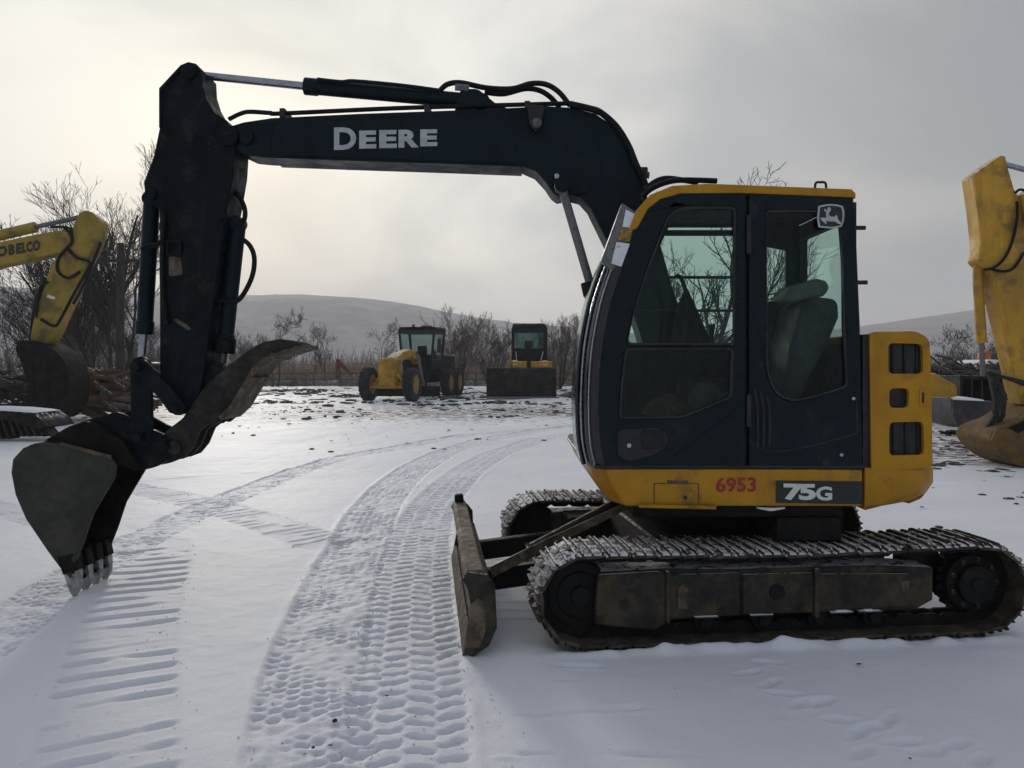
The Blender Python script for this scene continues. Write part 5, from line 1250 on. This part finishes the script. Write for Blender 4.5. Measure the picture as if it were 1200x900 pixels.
obj('blade_foot', MB().prism(pxs([(1072,466),(1120,467),(1118,476),(1074,476)], YT), YT+.05, YT+.32), MT['darkmachine'], YW, .02)
DB = thing('steel_box', 'black open steel box behind the right-hand machine\'s links', 'steel box', U(1140, 474, 20.5))
obj('box_body', MB().prism(pxs([(1123,440),(1176,441),(1176,474),(1123,473)], 20.5), 20.4, 21.8, [pxs([(1127,444),(1172,445),(1172,470),(1127,469)], 20.5)]), MT['darkmachine'], DB, .02)
obj('box_back', MB().prism(pxs([(1123,440),(1176,441),(1176,474),(1123,473)], 20.5), 21.801, 21.84), MT['darkmachine'], DB)
for px_ in (1138,1150,1162): obj('stiffener', MB().prism(pxs([(px_,445),(px_+2,445),(px_+2,470),(px_,470)], 20.5), 20.5, 21.79), MT['rust'], DB)
BR = thing('brush_heap', 'heap of pale sticks and brush with snow, right of the engine door', 'brush heap', U(1130, 470, 22))
R = random.Random(90)
for i in range(130):
    px_ = R.uniform(1096,1182); top = np.interp(px_, [1096,1106,1115,1128,1150,1182],[436,424,420,428,436,432]); py_ = R.uniform(top, 446); Y = R.uniform(21.9, 23.6)
    c = Vector(U(px_, py_, Y)); L = R.uniform(.5,1.5); a = R.uniform(-.9,.9); t = R.gauss(-.1,.35); d = Vector((math.cos(a)*math.cos(t), math.sin(a)*math.cos(t), math.sin(t)))*L*.5; r = R.uniform(.012,.045)
    obj('stick', MB().tube([c-d, c+Vector((0,0,R.uniform(-.06,.1))), c+d], [r, r*.9, r*.5], 6), MT['wood' if R.random() < .75 else 'bark'], BR, 0, 40)
mb = MB(); k = 14
mb.loft([[(x, 22.8+1.0*math.cos(math.pi*j/(k-1)), max(-.1, (1.15+.2*noise.noise(Vector((x*2,j,0))))*math.sin(math.pi*j/(k-1)))) for j in range(k)] for x in np.linspace(U(1096,0,22.8)[0], U(1186,0,22.8)[0], 16)], cap=True)
obj('heap_core', mb, MT['soil'], BR, 0, 60)
OC = thing('orange_cover', 'small orange cover above the snowy heap, left of the right-hand arm', 'cover', U(1157, 470, 30))
obj('cover', MB().prism(round_poly(pxs([(1154,414),(1157,408),(1161,414),(1162,424),(1153,424)], 30), .1), 30, 30.5), MT['orange'], OC, .05)
obj('cover_stand', MB().prism(pxs([(1156,424),(1160,424),(1160,470),(1156,470)], 30), 30.1, 30.3), MT['darkmachine'], OC)
WV = thing('snowy_trailer', 'low pale blue trailer covered with snow, left of the right-hand arm', 'trailer', U(1166, 472, 27))
obj('bed', MB().prism(pxs([(1154,426),(1178,427),(1180,436),(1152,436)], 27), 27, 29), MT['greysteel'], WV, .04)
obj('snow_load', MB().prism(round_poly(pxs([(1155,426),(1158,422),(1168,421),(1176,424),(1178,426)], 27), .1), 27.05, 28.9), MT['snowlump'], WV, .05, 60)
for px_ in (1158, 1174):
    x, z = XZ(px_, 448, 27); obj('wheel', MB().cyl((x,27.1,.4),(x,27.4,.4), .40, 20), MT['rubber'], WV, .03)
obj('chassis', MB().prism(pxs([(1154,436),(1178,436),(1178,446),(1154,446)], 27), 27.42, 28.6), MT['darkmachine'], WV)

# ------------------------------------------------------------------ motor grader, seen from its front left
GRD = thing('motor_grader', 'yellow motor grader with dark cab parked at the back of the yard', 'grader', U(470, 470, 37.5))
GY_ = 37.0; gyaw = math.radians(13)
gcx = U(458,470,GY_)[0]
def gr(x, d, z): # x across, d back from the front axle, z up
    return (gcx+x*math.cos(gyaw)+d*math.sin(gyaw), GY_-x*math.sin(gyaw)+d*math.cos(gyaw), z)
def wheel(root, m, x, d, r, w, rimm):
    rb = MB(); n = 36
    prof_ = [(-.5,.62),(-.5,.90),(-.40,.985),(-.15,1.0),(.15,1.0),(.40,.985),(.5,.90),(.5,.62)]
    rb.loft([[m(x+a*w, d+r*b*math.cos(6.2832*i/n), r+r*b*math.sin(6.2832*i/n)) for i in range(n)] for a, b in prof_], cap=False)
    for i in range(22):
        a = 6.2832*i/22
        for sgn in (-1, 1):
            pts = []
            for xx, da in ((sgn*.05*w, 0), (sgn*.46*w, .10)):
                for dr, aa in ((.99, -.05), (1.035, -.04), (1.035, .04), (.99, .05)):
                    an = a+da+aa+(.14 if sgn > 0 else 0); pts.append(m(x+xx, d+r*dr*math.cos(an), r+r*dr*math.sin(an)))
            rb.loft([pts[:4], pts[4:]])
    obj('tyre', rb, MT['rubber'], root, 0, 40)
    rm_ = MB()
    for a0, b0, rad in ((-.42,.42,.63),(.42,.47,.35),(-.47,-.42,.35)):
        rm_.loft([[m(x+a*w, d+r*rad*math.cos(6.2832*i/n), r+r*rad*math.sin(6.2832*i/n)) for i in range(n)] for a in (a0, b0)])
    obj('rim', rm_, rimm, root, .01)
for x in (-1.10, 1.05): 
    e = epart('wheel', GRD, gr(x, 0, 0)); wheel(e, gr, x, 0, .76, .46, MT['rim'])
for x in (-1.05, 1.10):
    for d in (5.3, 6.9):
        e = epart('wheel', GRD, gr(x, d, 0)); wheel(e, gr, x, d, .72, .44, MT['rim'])
def gbox(x0,x1,d0,d1,z0,z1): return MB().box((x0,d0,z0),(x1,d1,z1), gr)
obj('front_axle', gbox(-.85,.82,-.14,.14,.55,.85), MT['oldyellow'], GRD, .03)
obj('front_bolster', gbox(-.45,.42,-.45,.35,.62,1.95), MT['oldyellow'], GRD, .06)
obj('nose_plate', gbox(-.40,.37,-.52,-.452,.70,1.85), MT['oldyellow'], GRD, .03)
fr = MB(); 
fr.loft([[gr(x, d, z+dz) for x, dz in ((-w,0),(w,0),(w,h_),(-w,h_))] for d, z, w, h_ in ((.1,1.5,.30,.5),(1.0,1.85,.24,.42),(2.2,2.05,.2,.38),(3.2,1.9,.2,.36),(4.0,1.4,.24,.4))])
obj('gooseneck', fr, MT['oldyellow'], GRD, .03)
obj('tie_bar', MB().tube([gr(-.9,-.3,.62), gr(.85,-.3,.62)], .06, 10), MT['oldyellow'], GRD)
for x in (-1, 1):
    obj('axle_brace', MB().tube([gr(x*.35,-.2,1.25), gr(x*.8,-.1,.72)], .07, 10), MT['oldyellow'], GRD)
    obj('blade_lift_ram', MB().tube([gr(x*.5,2.3,2.15), gr(x*.75,2.4,.75)], .07, 10), MT['dullrod'], GRD)
    obj('side_steering_ram', MB().tube([gr(x*.3,-.1,1.0), gr(x*.85,.1,.9)], .05, 8), MT['darkmachine'], GRD)
obj('mouldboard', MB().prism([(-1.55,.1),(1.55,.1),(1.55,.62),(-1.55,.62)], 2.3, 2.42, m=lambda a, b, d: gr(a, d+.25*a*.6, b)), MT['darkmachine'], GRD, .02)
obj('circle', MB().loft([[gr(.75*math.cos(6.2832*i/28), 2.5+.75*math.sin(6.2832*i/28), z) for i in range(28)] for z in (.75,.88)]), MT['darkmachine'], GRD)
obj('rear_frame', gbox(-.55,.55,3.6,8.0,.75,1.25), MT['darkmachine'], GRD, .05)
obj('engine_hood', gbox(-.62,.62,5.3,8.2,1.25,2.2), MT['darkmachine'], GRD, .08)
obj('exhaust_stack', MB().tube([gr(.45,5.8,2.3), gr(.45,5.8,3.05)], .07, 12), MT['rustred'], GRD)
obj('air_cleaner', MB().tube([gr(.30,6.3,2.3), gr(.30,6.3,2.75)], .13, 12), MT['darkmachine'], GRD)
# cab
cb_ = epart('cab', GRD, gr(0, 4.2, 1.4))
def cabring(z, g): return [gr(x*g, d, z) for x, d in ((-.86,3.55),(.86,3.55),(.92,5.1),(-.92,5.1))]
obj('cab_base', MB().loft([cabring(1.25,.85), cabring(1.95,.95)]), MT['cab'], cb_, .03)
obj('roof', MB().loft([cabring(3.44,1.14), cabring(3.50,1.16), cabring(3.60,1.05)]), MT['darkmachine'], cb_, .02)
for (xb, db), (xt, dt) in zip(((-.80,3.55),(.80,3.55),(.84,5.1),(-.84,5.1)), ((-.94,3.5),(.94,3.5),(.98,5.1),(-.98,5.1))):
    obj('corner_post', MB().tube([gr(xb,db,1.95), gr(xt,dt,3.44)], .065, 8), MT['black'], cb_)
obj('header', MB().loft([cabring(3.26,1.06), cabring(3.435,1.09)]), MT['black'], cb_)
obj('front_glass', MB().add([gr(-.78,3.54,1.96),gr(.78,3.54,1.96),gr(.90,3.50,3.26),gr(-.90,3.50,3.26)], [(0,1,2,3)]), MT['farglass'], cb_)
obj('rear_glass', MB().add([gr(-.82,5.11,1.96),gr(.82,5.11,1.96),gr(.94,5.11,3.26),gr(-.94,5.11,3.26)], [(0,1,2,3)]), MT['farglass'], cb_)
for s_ in (-1, 1):
    obj('side_glass', MB().add([gr(s_*.81,3.6,1.96),gr(s_*.85,5.05,1.96),gr(s_*.97,5.05,3.26),gr(s_*.93,3.55,3.26)], [(0,1,2,3)]), MT['farglass'], cb_)
    obj('mirror', MB().box((s_*1.02-.06,3.35,2.1),(s_*1.02+.06,3.39,2.4), gr), MT['black'], cb_, .01)
    obj('mirror_arm', MB().tube([gr(s_*.75,3.5,2.2), gr(s_*1.0,3.38,2.25)], .02, 6), MT['black'], cb_)
obj('driver_seat', MB().box((-.25,4.3,1.9),(.25,4.45,2.65), gr), MT['interior'], cb_, .05)
obj('steering_console', MB().box((-.2,3.75,1.9),(.2,3.9,2.35), gr), MT['interior'], cb_, .05)
obj('beacon', MB().tube([gr(-.35,4.0,3.6), gr(-.35,4.0,3.66), gr(-.35,4.0,3.76)], [.1,.09,.05], 12), MT['rustred'], cb_)
obj('roof_box', MB().box((.1,3.9,3.6),(.6,4.2,3.68), gr), MT['rustred'], cb_, .02)

# ------------------------------------------------------------------ loader with a wide dark bucket, seen from the front
LY = 39.0
LD = thing('wheel_loader', 'loader with wide dark bucket and dark cab, parked right of the grader', 'loader', U(612, 466, 40.5))
lx = lambda p: XZ(p, 0, LY)[0]
lz = lambda q: XZ(0, q, LY)[1]
bkp = [(0,.03),(-.05,.25),(.10,.95),(.35,1.45),(.42,1.52),(.50,1.48),(.95,.9),(1.0,.3),(.8,.03)]
x0, x1 = lx(571), lx(651)
k_ = obj('bucket', MB().prism([(d, z) for d, z in bkp], x0, x1, m=lambda a, b, d: (d, LY+a, b)), MT['darkmachine'], LD, .03)
obj('bucket_edge', MB().box((x0-.02,LY-.14,.0),(x1+.02,LY-.06,.10)), MT['dullrod'], k_, .01)
for xx in (x0-.04, x1+.003):
    obj('bucket_cheek', MB().prism([(d*1.04-.02, z*1.02) for d, z in bkp], xx, xx+.037, m=lambda a, b, d: (d, LY+a, b)), MT['rust'], k_, .01)
obj('wear_stripe', MB().box((lx(644),LY-.075,.35),(lx(646),LY-.05,.9)), MT['silver'], k_) if False else None
for p_ in (604, 640):
    obj('lift_arm', MB().prism([(.8,1.0),(.5,1.62),(.9,1.85),(2.2,1.9),(3.2,1.7),(3.2,1.4),(2.0,1.5),(1.1,1.2)], lx(p_)-.13, lx(p_)+.13, m=lambda a, b, d: (d, LY+a, b)), MT['oldyellow'], LD, .03)
obj('arm_crossbar', MB().box((lx(600),LY+.62,1.50),(lx(648),LY+.95,1.84)), MT['oldyellow'], LD, .05)
obj('tilt_lever', MB().box((lx(620)-.1,LY+.5,1.48),(lx(620)+.1,LY+.6,2.0)), MT['darkmachine'], LD, .03)
obj('front_frame', MB().box((lx(604),LY+1.3,.6),(lx(640),LY+3.0,1.5)), MT['darkmachine'], LD, .05)
obj('rear_body', MB().box((lx(598),LY+4.3,.8),(lx(646),LY+6.8,2.15)), MT['oldyellow'], LD, .1)
def lw(x, d, z): return (x, LY+d, z)
for x in (lx(592), lx(648)):
    for d in (2.2, 5.2):
        e = epart('wheel', LD, (x, LY+d, 0)); wheel(e, lw, x, d, .70, .48, MT['rim'])
lc = epart('cab', LD, (lx(621), LY+3.6, 1.5))
def lring(z, a, b, d0, d1): return [(lx(a), LY+d0, z), (lx(b), LY+d0, z), (lx(b), LY+d1, z), (lx(a), LY+d1, z)]
obj('cab_base', MB().loft([lring(1.5,599,645,3.0,4.4), lring(1.9,600,644,2.95,4.5)]), MT['darkmachine'], lc, .03)
obj('roof', MB().loft([lring(3.62,600,644,2.8,4.6), lring(3.80,601,642,2.8,4.6), lring(3.86,604,640,2.95,4.5)]), MT['darkmachine'], lc, .03)
for a, d in ((601.5,2.95),(642.5,2.95),(601.5,4.45),(642.5,4.45)):
    obj('corner_post', MB().box((lx(a)-.09,LY+d-.07,1.9),(lx(a)+.09,LY+d+.07,3.62)), MT['darkmachine'], lc, .02)
obj('visor', MB().box((lx(602),LY+2.84,3.34),(lx(642),LY+2.92,3.62)), MT['cab'], lc, .01)
obj('dash', MB().box((lx(602),LY+2.9,1.9),(lx(642),LY+3.02,2.55)), MT['darkmachine'], lc, .03)
obj('front_glass', MB().box((lx(604),LY+2.93,2.55),(lx(640),LY+2.94,3.34)), MT['farglass'], lc)
obj('rear_glass', MB().box((lx(604),LY+4.46,2.2),(lx(640),LY+4.47,3.5)), MT['farglass'], lc)
obj('driver_seat', MB().box((lx(616),LY+3.8,1.9),(lx(627),LY+3.95,2.95)), MT['interior'], lc, .06)
obj('steering_wheel', MB().tube([(lx(621)+.2*math.cos(t), LY+3.25, 2.45+.16*math.sin(t)) for t in [6.2832*i/20 for i in range(21)]], .02, 6, False), MT['black'], lc)
for p_, q_ in ((606,3.05),(636,3.1)):
    obj('grab_rail', MB().tube([(lx(p_),LY+2.75,1.85),(lx(p_)+(.12 if p_ > 620 else -.05),LY+2.78,2.35)], .025, 8), MT['silver'], lc)

# ------------------------------------------------------------------ snowy air
mb = MB().box((-1850,-130,-4),(1850,1700,150)); hz = obj('haze', mb, None, smooth=0); tag(hz, 'pale snowy haze hanging over the yard and hills', 'haze', kind='stuff')
hm = bpy.data.materials.new('haze_air'); hm.use_nodes = True; hn = hm.node_tree.nodes; hn.clear()
ho = hn.new('ShaderNodeOutputMaterial'); pv = hn.new('ShaderNodeVolumePrincipled')
pv.inputs['Color'].default_value = (.93,.93,.95,1); pv.inputs['Density'].default_value = HAZE; pv.inputs['Anisotropy'].default_value = .2
hm.node_tree.links.new(pv.outputs[0], ho.inputs['Volume']); hz.data.materials.append(hm)
